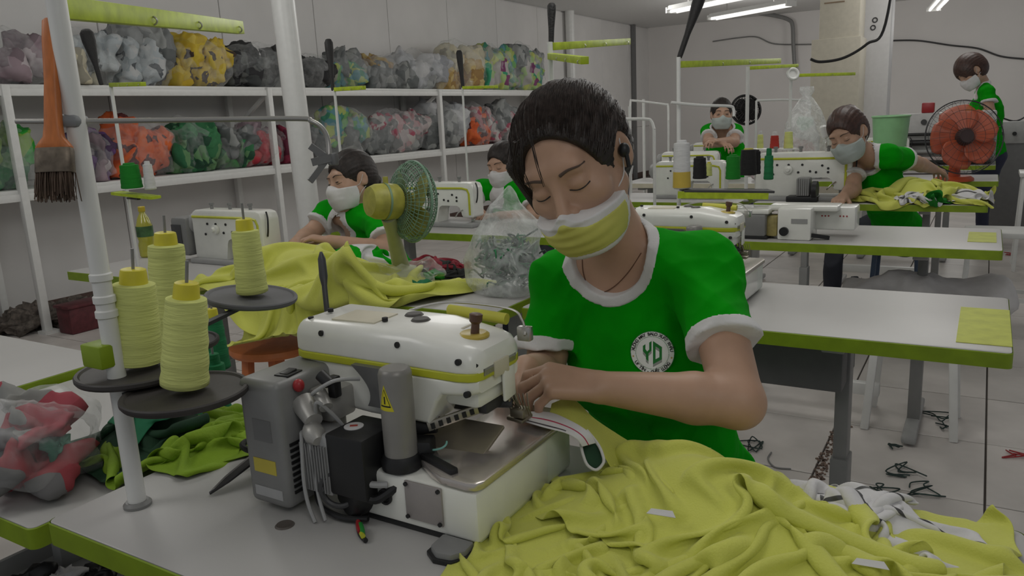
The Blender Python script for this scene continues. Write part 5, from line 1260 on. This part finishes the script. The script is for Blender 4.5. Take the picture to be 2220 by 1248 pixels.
def person(sp):
    o=np.array(sp['root'],float); t=thing('person',sp['label'],'person',o,0,'sewing workers'); h=sp.get('h',.008); hs=sp.get('hs',1.)
    J={k:np.array(v,float) for k,v in sp['J'].items()}; R=sp['R']; hc=J['hc']; s=sp.get('s',1.)
    fwd=np.array(sp['fwd'],float); fwd/=np.linalg.norm(fwd)
    spine=J['neck']-J['pelvis']; spine/=np.linalg.norm(spine); fb=fwd-spine*(fwd@spine); fb/=np.linalg.norm(fb); rb=np.cross(fb,spine); RB=np.stack([rb,fb,spine],1)
    shm=(J['shL']+J['shR'])/2; chest=shm*.62+J['pelvis']*.38; waist=shm*.30+J['pelvis']*.70
    hands=[]
    for sd in ('L','R'):
        if 'hd'+sd in sp: hands.append(hand_prims(J['wr'+sd],sp['hd'+sd],sp['hn'+sd],(-1 if sd=='L' else 1),sp.get('curl'+sd,(.5,.6,.4)),s*sp.get('handsc',1.)))
    def toloc(P): return ((P-hc)@R)/hs
    chin=hc+R@np.array([0,-.022,-.075])*hs
    def torso(P):
        Q=(P-chest)@RB
        d=ell(Q,(0,0,.02),(.150*s,.100*s,.175*s))
        d=smin(d,ell((P-waist)@RB,(0,.005,0),(.128*s,.098*s,.16*s)),.06)
        d=smin(d,ell((P-J['pelvis'])@RB,(0,0,0),(.160*s,.118*s,.13*s)),.06)
        if sp.get('bust',1):
            Q2=np.stack([np.abs(Q[:,0]),Q[:,1],Q[:,2]],1); d=smin(d,ell(Q2,(.068*s,.072*s,.015*s),(.060*s,.048*s,.060*s)),.035)
        d=smin(d,seg(P,J['shL'],J['shR'],.046*s),.05)
        nb=J['neck']
        for k in ('shL','shR'): d=smin(d,seg(P,nb*.75+chin*.25,J[k]*.85+nb*.15,.034*s,.036*s),.03)
        return d
    def upper(P):
        d=9*np.ones(len(P))
        for sd in 'LR': d=np.minimum(d,seg(P,J['sh'+sd],J['el'+sd],.046*s,.0375*s))
        return d
    def fore(P):
        d=9*np.ones(len(P))
        for sd in 'LR':
            e,w_=J['el'+sd],J['wr'+sd]; m=e*.68+w_*.32
            q=smin(seg(P,e,m,.037*s,.0385*s),seg(P,m,w_,.0385*s,.0255*s),.01)
            d=np.minimum(d,q)
        return d
    def body(P):
        d=head_sdf(toloc(P))*hs
        d=smin(d,seg(P,J['neck'],chin,.050*s,.047*s),.03)
        # collar bones and neck cords
        d=smin(d,torso(P)+.004,.03)
        a=smin(upper(P),fore(P),.014); d=smin(d,a,.022)
        hd=9*np.ones(len(P))
        for H in hands: hd=np.minimum(hd,hand_sdf(P,H,s*sp.get('handsc',1.)))
        return smin(d,hd,.012)
    lo=np.min([J[k] for k in J if k not in('knL','knR','anL','anR')],0)-.20; hi=np.max([J[k] for k in J if k not in('knL','knR','anL','anR')],0)+.20
    hi[2]=hc[2]+.15; lo[2]=J['pelvis'][2]-.14
    sdfobj('body',body,lo,hi,h,SKIN,t,o,smooth=1)
    # ---- shirt
    cl,cu=sp.get('sleeve',.56),None
    hole_c=J['neck']+RB@np.array(sp.get('hole',(0,.045,-.012)))*s; hr=np.array(sp.get('holer',(.082,.085,.085)))*s; HR=RB
    def hole(P): return ell((P-hole_c)@HR,(0,0,0),hr)
    off=sp.get('off',.011)
    def armq(P,sd):
        a,b=J['sh'+sd],J['el'+sd]; L=np.linalg.norm(b-a); ax=(b-a)/L
        return seg(P,a,b,.054*s,.056*s),(P-a)@ax-L*(sp.get('sleeveR',cl) if sd=='R' else cl)
    def wrk(P):
        Q=(P-chest)@RB
        return off*.6+crump(P,sp.get('seed',3),17/s,sp.get('fold',.0045),3)*(.6+.6*np.clip(np.abs(Q[:,0])/.12,0,1.3))
    def shirt0(P,cut=True):
        u=9*np.ones(len(P))
        for sd in 'LR':
            q,tq=armq(P,sd); u=np.minimum(u,np.maximum(q,tq) if cut else q)
        return smin(torso(P)-off*.5,u,.028)-wrk(P)
    hem=J['pelvis']-spine*.10*s
    def shirt(P):
        d=shirt0(P); d=smax(d,-hole(P),.004); d=np.maximum(d,(hem-P)@spine); return d
    bw=.020*s
    def cuff(P,sd):
        q,tq=armq(P,sd); w_=wrk(P); return np.maximum(np.maximum(q-w_-max(.0022,h*.55),tq-w_-.0015),-(tq-w_+bw))
    def collar(P): d=shirt0(P)-max(.0016,h*.5); q=hole(P); return np.maximum(np.maximum(d,q-bw*.95),-(q+.0012))
    slo=lo.copy(); shi=hi.copy(); shi[2]=J['neck'][2]+.12
    so=sdfobj('shirt',shirt,slo,shi,h,SHIRT,t,o,smooth=1)
    sdfobj('collar_band',collar,slo,shi,h*.8 if h>.004 else h,RIB,so,o,smooth=1)
    # cuffs one by one
    for sd in 'LR':
        a,b=J['sh'+sd],J['el'+sd]; c=a+(b-a)*(sp.get('sleeveR',cl) if sd=='R' else cl)
        sdfobj('sleeve_cuff',lambda P,sd=sd: cuff(P,sd),c-.12*s,c+.12*s,h*.8 if h>.004 else h,RIB,so,o,smooth=1)
    # ---- trousers and shoes
    if 'knL' in J:
        def legs(P):
            d=ell((P-J['pelvis'])@RB,(0,-.01,-.03),(.158*s,.125*s,.12*s))
            for sd,sg in (('L',-1),('R',1)):
                hp=J['pelvis']+rb*(.085*sg*s)-spine*.05*s
                q=smin(seg(P,hp,J['kn'+sd],.082*s,.062*s),seg(P,J['kn'+sd],J['an'+sd],.060*s,.045*s),.02); d=smin(d,q,.03)
            d=np.maximum(d,(P-J['pelvis'])@spine-.06*s)
            return d-crump(P,5,30,.003,2)
        Lp=np.array([J[k] for k in ('pelvis','knL','knR','anL','anR')]); sdfobj('trousers',legs,Lp.min(0)-.18,Lp.max(0)+.18,.012,sp.get('trouser',DENIM),t,o,smooth=2)
        for sd in 'LR':
            a=J['an'+sd]; f2=np.array([fwd[0],fwd[1],0]); f2/=np.linalg.norm(f2)
            def shoe(P,a=a): 
                d=seg(P,a+[0,0,-.03],a+f2*.13+[0,0,-.045],.042,.034); return np.maximum(d,-(P[:,2]-.003))
            sdfobj('shoe',shoe,a-.2,a+.25,.012,BLACK,t,o,smooth=1)
    # ---- hair
    hm=sp.get('hairmat',HAIR); bun=sp.get('bun',(0,-.115,.0,.034)); vol=sp.get('vol',.012); low=sp.get('hairlow',-.062)
    def hair(P):
        L=toloc(P); ax=np.abs(L[:,0])
        d=ell(L,(0,-.016,.034),(.074+vol*.75,.094+vol*sp.get('vy',1.),.081+vol*sp.get('vz',1.35)))
        d=smin(d,ell(L,(0,-.045,-.01),(.070+vol*.4,.062+vol*.6,.075)),.03)
        # combed strands
        ph=np.arctan2(L[:,0],L[:,2]-.0+.02); st=np.sin(ph*95+18*L[:,1]+3*np.sin(ph*11))*.0005+np.sin(ph*37+9*L[:,1])*.0007
        d=d+st*sp.get('strand',1.)
        face=ell(np.stack([ax,L[:,1],L[:,2]],1),sp.get('facec',(0,.115,-.030)),sp.get('facer',(.069,.088,.098)))
        side=np.maximum(np.maximum(ell(np.stack([ax,L[:,1],L[:,2]],1),(.085,-.004,-.016),(.030,.024,.040)),-1),-1)
        d=smax(d,-face,.008); d=smax(d,-side,.006)
        lowc=(low-L[:,2])+np.clip(L[:,1],-.2,.2)*sp.get('lowslope',.55)
        d=smax(d,lowc,.012)
        if sp.get('sidehair'):
            for sg,x0 in sp['sidehair']: d=smin(d,seg(L,(sg*.066,.045,.040),(sg*.076,.030,-.045+x0),.017,.009),.014)
        if bun is not None: d=smin(d,ell(L,bun[:3],(bun[3]*1.1,bun[3]*.9,bun[3]))+.0012*np.sin(L[:,0]*260+L[:,2]*190),.010)
        return d*hs
    ho=sdfobj('hair',hair,hc-.20*hs,hc+.20*hs,min(h*.62,.0055) if h>.004 else .0024,hm,t,o)
    # ---- mask
    mt=sp.get('mask',(WCLOTH,None))
    zt,zb=sp.get('maskz',(-.026,-.116)); mside=sp.get('mside',.022)
    def mshape(L):
        d=smin(head_sdf(L),ell(L,(0,.046,-.060),(.060,.066,.058)),.03)
        u=np.abs(L[:,0]); ple=sp.get('pleat',0)*np.sin((L[:,2]+.2)*2*PI/.017)*np.clip(1-u/.06,0,1)
        return d-.0065-ple
    def topz(L): return zt+.30*np.clip(np.abs(L[:,0])-.012,0,.1)*-.25+ .018*np.exp(-(L[:,0]/.016)**2)
    def mregion(L,e=0):
        u=np.abs(L[:,0]); return np.maximum(np.maximum(L[:,2]-topz(L)+e,-(L[:,2]-zb)+e),(mside-L[:,1])+e+ .1*np.abs(L[:,2]+.065))
    mh=h*.55 if h>.004 else .0022
    def m_out(P):
        L=toloc(P); d=mshape(L)
        return np.maximum(d,mregion(L))*hs
    mo=sdfobj('face_mask',m_out,hc-.16*hs,hc+.16*hs,mh,mt[0],t,o)
    if mt[1] is not None:
        def m_in(P):
            L=toloc(P); d=mshape(L)-.0010; d=np.maximum(d,-(d+.004)); return np.maximum(d,mregion(L,.0105))*hs
        sdfobj('mask_front',m_in,hc-.16*hs,hc+.16*hs,mh,mt[1],mo,o)
    # face lines on the skin
    def onface(x,z,lift=.0):
        x=np.array(x);z=np.array(z); y=np.full(len(x),.13)
        for _ in range(60): y=y-np.clip(head_sdf(np.stack([x,y,z],1)),-.01,.01)*.7
        return [hc+R@(np.array([a,b+lift,c])*hs) for a,b,c in zip(x,y,z)]
    u=np.linspace(0,1,9)
    for sg in (-1,1):
        x=sg*(.015+.035*u); obj('eyebrow',MB().tube(onface(x,.0215+.007*np.sin(u*2.3)-.004*u,.0004),  .0026*hs,6,r2=.0014*hs),mat('brow',(.085,.055,.042),.7),t)
        x=sg*(.0165+.030*u); obj('eyelashes',MB().tube(onface(x,sp.get('lid',-.0055)-.0030*np.sin(u*PI)-.001*u,.0003),.0011*hs,6),BLACK,t)
        if sp.get('open'):
            obj('eye',MB().tube(onface(sg*(.022+.018*u),-.0015+0*u,.0002),.0022*hs,6),mat('eye_dark',(.03,.02,.018),.25),t)
        if sp.get('straps',True):
            for z0 in (zt-.006,zb+.020):
                pts=[(sg*.058,.034,z0),(sg*.072,.010,z0*.5-.010),(sg*.079,-.012,.012 if z0>-.07 else -.040)]
                obj('ear_loop',MB().tube(spline([hc+R@(np.array(p)*hs) for p in pts],6),.0011*hs,6),RIB,mo)
    return t,dict(body=body,shirt=shirt0,toloc=toloc,R=R,hc=hc,hair=ho,hairf=hair,mask=mo,shirto=so,RB=RB,chest=chest)
# ---- the main worker
hR=headR(24,36,15)
hcM=at(1245,352,1.20)
YM=mat('mask_yellow',(.56,.55,.13),.8,var=.08,scale=14)
SPM=dict(root=(-.46,1.40,0),label='worker in a green T-shirt and yellow mask sewing at the nearest overlock machine',h=.0032,hs=1.0,R=hR,
 J=dict(hc=hcM,neck=at(1350,545,1.31),shL=at(1530,590,1.24),shR=at(1215,610,1.395),elL=at(1602,873,1.09),elR=at(1178,815,1.38),wrL=at(1308,840,1.12),wrR=at(1140,800,1.25),
   pelvis=(-.46,1.36,.53),knL=(-.33,1.02,.50),knR=(-.60,1.02,.50),anL=(-.31,1.05,.07),anR=(-.62,1.05,.07)),
 fwd=(-.10,-1,0),hdL=camv(-1,.13,-.08),hnL=camv(-.15,-.85,-.5),hdR=camv(-.5,-.55,.4),hnR=camv(.4,-.7,.3),curlL=((.55,.8,.5),(.7,.8,.5),(.85,.75,.5),(1.0,.65,.45)),
 s=.93,handsc=1.10,hole=(.003,.058,.036),holer=(.081,.085,.090),sleeve=.58,sleeveR=.70,pleat=.0013,maskz=(-.044,-.116),mside=.040,handscX=1,mask=(RIB,YM),vol=.017,bun=(0,-.125,.01,.036),sidehair=((1,.0),),seed=8,fold=.0052,strand=1.3,facec=(-.004,.118,-.035),facer=(.098,.098,.128),hairlow=-.07,vz=.25,vy=.55)
pm_,IM=person(SPM)
# loose fringe, earbud, necklace, shirt badge
L2W=lambda p: IM['hc']+IM['R']@np.array(p)
def fr(pts,r): return spline([L2W(p) for p in pts],6)
mb=MB()
for pts in ([(-.004,.090,.096),(-.003,.106,.066),(.003,.106,.040),(.010,.101,.018)],[(.010,.090,.094),(.022,.104,.064),(.032,.096,.036),(.040,.085,.010)],[(.018,.088,.092),(.040,.096,.058),(.054,.078,.020),(.061,.060,-.020)],[(.026,.085,.090),(.052,.084,.048),(.066,.056,.006),(.070,.044,-.040)],[(.030,.080,.090),(.058,.074,.042),(.072,.044,-.010),(.074,.034,-.05)]):
    for k in range(4):
        q=[(a+.0016*math.sin(k*2.1+i),b+.0006*math.cos(k*1.7),c) for i,(a,b,c) in enumerate(pts)]
        mb.tube(fr(q,0),.0008,5,r2=.0003)
o=obj('fringe_strands',mb,HAIR,IM['hair']); o['kind']='stuff'
def strands():
    r=np.random.default_rng(12); N=1500; K=12; hf=IM['hairf']; R_=IM['R']; hc=IM['hc']
    th=r.uniform(-1.75,1.75,N); el0=.45-.85*np.abs(np.sin(th*.5))+r.normal(size=N)*.08
    s0=np.stack([np.sin(th)*np.cos(el0),np.cos(th)*np.cos(el0),np.sin(el0)],1)
    e0=np.array([0,-1,-.05])+r.normal(size=(N,3))*.10+np.stack([np.sin(th)*.35,0*th,.35*np.cos(th)],1); e0/=np.linalg.norm(e0,axis=1)[:,None]
    u0=r.uniform(0,.22,N)*(r.uniform(size=N)>.3); P=[]
    for k in range(K):
        f=u0+(1-u0)*k/(K-1); m=s0*(1-f)[:,None]+e0*f[:,None]+np.stack([np.sin(th)*.55,0*th,.75*np.cos(th*.6)],1)*(np.sin(f*PI))[:,None]*.8
        m/=np.linalg.norm(m,axis=1)[:,None]; D_=m@R_.T; c=hc+R_@np.array([0,-.016,.02]); p=c+D_*.17
        for _ in range(40): p=p-D_*np.clip(hf(p),-.01,.02)[:,None]*.7
        P.append(p+D_*(.0004+.0022*r.uniform(size=N)*math.sin(PI*k/(K-1)))[:,None])
    P=np.array(P); mb=MB(); cc=hc+R_@np.array([0,-.016,.034]); Q=(P-cc)@R_; er=np.linalg.norm(Q/np.array([.0867,.1033,.0852]),axis=2)
    for i in range(N):
        v=np.nonzero(er[:,i]<.93)[0]; k0=(v[v<8].max()+1) if len(v[v<8]) else 0
        if np.linalg.norm(np.diff(P[k0:,i],axis=0),axis=1).max()>.045: continue
        mb.tube([tuple(q) for q in P[k0:,i]],.0006,3,r2=.0003)
    ol=pm_.location; mb.v=[(a-ol[0],b-ol[1],c-ol[2]) for a,b,c in mb.v]
    o=obj('hair_strands',mb,mat('hair_strand',(.045,.034,.030),.42,var=.5,scale=80),IM['hair'],off=(0,0,0)); o['kind']='stuff'
strands()
obj('earbud',MB().sph(L2W((-.083,.002,-.006)),(.009,.009,.011),14).tube([L2W((-.086,.006,-.010)),L2W((-.083,.012,-.030))],.0035,8),BLACK,pm_,label='black earbud')
def project(p,d,f,n=60,step=1.):
    p=np.array(p,float)
    for _ in range(n):
        q=float(f(p[None])[0]); p=p+d*q*.7
        if abs(q)<2e-4: break
    return p
neckpts=[]
for (x,y) in ((1262,556),(1264,590),(1275,618),(1300,634),(1330,622),(1362,590),(1390,548)):
    q=at(x,y,1.15); dv=(q-CAM)/np.linalg.norm(q-CAM); neckpts.append(project(q,dv,IM['body'])-dv*.001)
obj('necklace',MB().tube(spline(neckpts,6),.0008,6),mat('chain_brown',(.16,.08,.05),.4,.4),pm_)
# ---- round badge on the shirt front
def badge():
    c0=at(1414,764,1.12); f=IM['shirt']; c=project(c0,(c0-CAM)/np.linalg.norm(c0-CAM),f); tt=float((c-CAM)@FW); rad=47.5*tt/FPX
    e=.02; nrm=np.array([float(f((c+np.eye(3)[k]*e)[None])[0]-f((c-np.eye(3)[k]*e)[None])[0]) for k in range(3)]); nrm/=np.linalg.norm(nrm)
    nrm=nrm*.35-FW*.65; nrm/=np.linalg.norm(nrm)
    uy=UP-nrm*(UP@nrm); uy/=np.linalg.norm(uy); ux=np.cross(uy,nrm)
    NG=33; gx=np.linspace(-1.08,1.08,NG); GX,GY=np.meshgrid(gx,gx,indexing='ij'); pp=c+GX[...,None]*rad*ux+GY[...,None]*rad*uy+nrm*.03; pp=pp.reshape(-1,3); hh=np.full(len(pp),.03)
    for _ in range(30):
        q=f(pp)*.7; pp=pp-nrm*q[:,None]; hh=hh-q
    hh=hh.reshape(NG,NG)
    def hgt(x,y):
        x=np.clip((np.asarray(x)+1.08)/2.16*(NG-1),0,NG-1.001); y=np.clip((np.asarray(y)+1.08)/2.16*(NG-1),0,NG-1.001); i=x.astype(int); j=y.astype(int); u=x-i; v=y-j
        return hh[i,j]*(1-u)*(1-v)+hh[i+1,j]*u*(1-v)+hh[i,j+1]*(1-u)*v+hh[i+1,j+1]*u*v
    def P(x,y,lift):
        return c+ux*(x*rad)+uy*(y*rad)+nrm*(float(hgt(x,y))+lift+.0022)
    mb=MB()
    NB=190; e_=np.linspace(-1,1,NB+1); cc=(e_[1:]+e_[:-1])/2; CX,CY=np.meshgrid(cc,cc,indexing='ij'); RR=np.hypot(CX,CY)
    def inside(pts):
        r=np.zeros(CX.shape,bool); n=len(pts)
        for i in range(n):
            (x1,y1),(x2,y2)=pts[i],pts[(i+1)%n]
            if y1!=y2: r^=((CY>min(y1,y2))&(CY<=max(y1,y2))&(CX<(x2-x1)*(CY-y1)/(y2-y1)+x1))
        return r
    mi=np.zeros(CX.shape,int); mi[RR>.965]=1; mi[(RR>.732)&(RR<.748)]=1
    Y=[(-.42,.30),(-.42,.06),(-.28,-.10),(-.28,-.30),(-.17,-.40),(-.17,-.04),(-.03,.10),(-.03,.54),(-.14,.46),(-.14,.14),(-.225,.05),(-.31,.16),(-.31,.38)]
    D_=[(.03,.54),(.43,.28),(.43,-.28),(.03,-.52)]; Dc=[(.145,.30),(.315,.19),(.315,-.19),(.145,-.29)]
    sh=inside([(x,y-.13) for x,y in Y])|(inside([(x,y-.13) for x,y in D_])&~inside([(x,y-.13) for x,y in Dc])); mi[sh]=4
    mi[inside(Y)|(inside(D_)&~inside(Dc))]=1
    for sx in (-.86,.86): mi[inside([(sx+(.062 if i%2==0 else .026)*math.cos(PI/2+i*PI/5),-.20+(.062 if i%2==0 else .026)*math.sin(PI/2+i*PI/5)) for i in range(10)])]=3
    GXv,GYv=np.meshgrid(e_,e_,indexing='ij'); VV=c+GXv[...,None]*rad*ux+GYv[...,None]*rad*uy+nrm*(hgt(GXv,GYv)+.0022)[...,None]
    use=-np.ones(GXv.shape,int); ok=np.argwhere(RR<=1.0); F=[];M_=[]
    for i,j in ok:
        q=[]
        for a_,b_ in ((i,j),(i+1,j),(i+1,j+1),(i,j+1)):
            if use[a_,b_]<0: use[a_,b_]=len(mb.v); mb.v.append(tuple(VV[a_,b_]))
            q.append(int(use[a_,b_]))
        mb.f.append(tuple(q)); mb.m.append(int(mi[i,j]))
    def text(s,a0,a1,r,top):
        n=len(s)
        for i,ch in enumerate(s):
            if ch==' ': continue
            a=math.radians(a0+(a1-a0)*i/(n-1)); cu=bpy.data.curves.new('t','FONT'); cu.body=ch; cu.align_x='CENTER'; cu.align_y='CENTER'; cu.size=.205; cu.resolution_u=2; cu.offset=.005
            ob=bpy.data.objects.new('t',cu); me=bpy.data.meshes.new_from_object(ob); rot=a-PI/2 if top else a+PI/2
            V=[P(r*math.cos(a)+v.co.x*math.cos(rot)-v.co.y*math.sin(rot),r*math.sin(a)+v.co.x*math.sin(rot)+v.co.y*math.cos(rot),.0008) for v in me.vertices]
            mb.add(V,[tuple(q.vertices) for q in me.polygons],2); bpy.data.objects.remove(ob); bpy.data.curves.remove(cu); bpy.data.meshes.remove(me)
    text('XƯỞNG MAY BALO XUẤT KHẨU',171,9,.86,True); text('UY TÍN - CHẤT LƯỢNG',213,327,.86,False)
    me=bpy.data.meshes.new('badge'); ol=pm_.location; me.from_pydata([(p[0]-ol[0],p[1]-ol[1],p[2]-ol[2]) for p in mb.v],[],mb.f); me.update(); me.polygons.foreach_set('material_index',mb.m)
    finish(me,[mat('badge_white',(.93,.94,.93),.6,var=.02),mat('badge_green',(.01,.20,.03),.6),mat('badge_black',(.02,.02,.02),.6),mat('badge_gold',(.55,.35,.05),.6),mat('badge_grey',(.33,.35,.33),.6)],IM['shirto'],None,'badge',0,False)['label']='round white badge with green YD letters'
badge()
# ---- the other workers
def seated(label,hp,t,yaw,pit,roll,fwd,sh,el,wr,pel,seat_z=.47,**kw):
    J=dict(hc=at(*hp,t)); J['neck']=at(*kw.pop('neck'),t+kw.pop('nt',.05))
    J['shR'],J['shL']=at(*sh[0]),at(*sh[1]); J['elR'],J['elL']=at(*el[0]),at(*el[1]); J['wrR'],J['wrL']=at(*wr[0]),at(*wr[1])
    p=np.array([pel[0],pel[1],seat_z+.07]); f=np.array(fwd,float); f[2]=0; f/=np.linalg.norm(f); r=np.cross(f,[0,0,1])
    J['pelvis']=p
    for sd,sg in (('L',-1),('R',1)):
        J['kn'+sd]=p+f*.34+r*.10*sg+[0,0,-.02]; J['an'+sd]=p+f*.34+r*.11*sg; J['an'+sd][2]=.07
    d=dict(root=(pel[0],pel[1],0),label=label,R=headR(yaw,pit,roll),J=J,fwd=fwd,h=.0075)
    for sd in 'LR':
        v=J['wr'+sd]-J['el'+sd]; d['hd'+sd]=v; d['hn'+sd]=np.array([0,0,-1.])
    d.update(kw); return person(d)
MW=mat('mask_white',(.66,.65,.65),.8,bump=.1); MG=mat('mask_grey',(.42,.47,.45),.8,bump=.1)
seated('worker in a green T-shirt and white mask sewing at the left, next to the fan',(762,390),3.17,48,14,4,(-.35,-1,0),
  ((716,462,3.28),(826,484,3.05)),((672,508,3.2),(842,545,2.95)),((640,528,3.05),(716,522,2.95)),(-2.25,2.72),neck=(775,468),h=.0065,hs=.98,s=.93,mask=(MW,None),bun=(0,-.11,-.02,.03),vol=.010,open=True,hairlow=-.055)
seated('worker in a green T-shirt and white mask half hidden behind the milky bag',(1092,356),4.4,42,22,2,(-.4,-1,0),
  ((1046,408,4.5),(1150,420,4.3)),((1016,440,4.4),(1160,470,4.2)),((1030,452,4.22),(1080,468,4.08)),(-2.22,3.98),neck=(1108,408),h=.0075,hs=1.01,mask=(MW,None),bun=(0,-.095,.085,.032),vol=.010,s=.98)
seated('worker in a green T-shirt and grey mask bent over the white panel machine at right',(1838,290),4.05,52,30,8,(-.75,-.65,0),
  ((1850,352,4.20),(1925,338,4.04)),((1850,410,4.1),(1985,353,4.25)),((1830,425,4.02),(2022,366,4.40)),(-.42,5.05),neck=(1884,335),h=.0065,hs=1.09,mask=(MG,None),bun=(0,-.085,.080,.036),vol=.012,s=1.05,hairmat=HAIRB,hole=(0,.03,.0))
seated('far worker in a green T-shirt with folded arms and a grey and yellow mask',(1564,247),5.95,8,12,0,(.15,-1,0),
  ((1537,285,6.05),(1594,285,6.0)),((1535,308,5.9),(1592,308,5.85)),((1562,312,5.75),(1556,307,5.72)),(-1.76,6.35),neck=(1567,274),h=.009,hs=.98,mask=(MG,None),bun=None,vol=.010,hairlow=-.03,open=True)
# standing worker
J=dict(hc=at(2106,156,6.5)); zz=lambda a:np.array(a,float)
J['neck']=at(2134,186,6.55); nx,ny=J['neck'][0],J['neck'][1]
J.update(shR=at(2138,200,6.40),shL=at(2130,203,6.74),elR=at(2146,240,6.36),elL=at(2140,242,6.78),wrR=at(2120,256,6.36),wrL=at(2112,256,6.70),pelvis=(nx+.06,ny+.02,.80),
  knL=(nx+.05,ny+.10,.42),knR=(nx+.05,ny-.09,.42),anL=(nx+.07,ny+.10,.08),anR=(nx+.07,ny-.09,.08))
person(dict(root=(nx+.06,ny,0),label='standing worker with a short brown bob and green T-shirt behind the orange fan',R=headR(98,38,2),J=J,fwd=camv(-1,0,.15),h=.0085,hs=1.06,hdL=camv(-.8,-.5,.1),hdR=camv(-.8,-.5,.2),hnL=(0,0,-1.),hnR=(0,0,-1.),
  hairmat=HAIRB,bun=None,vol=.028,hairlow=-.085,lowslope=.1,mask=(MW,None),s=.98,trouser=mat('trousers_blue',(.03,.035,.07),.85),facer=(.050,.060,.075)))
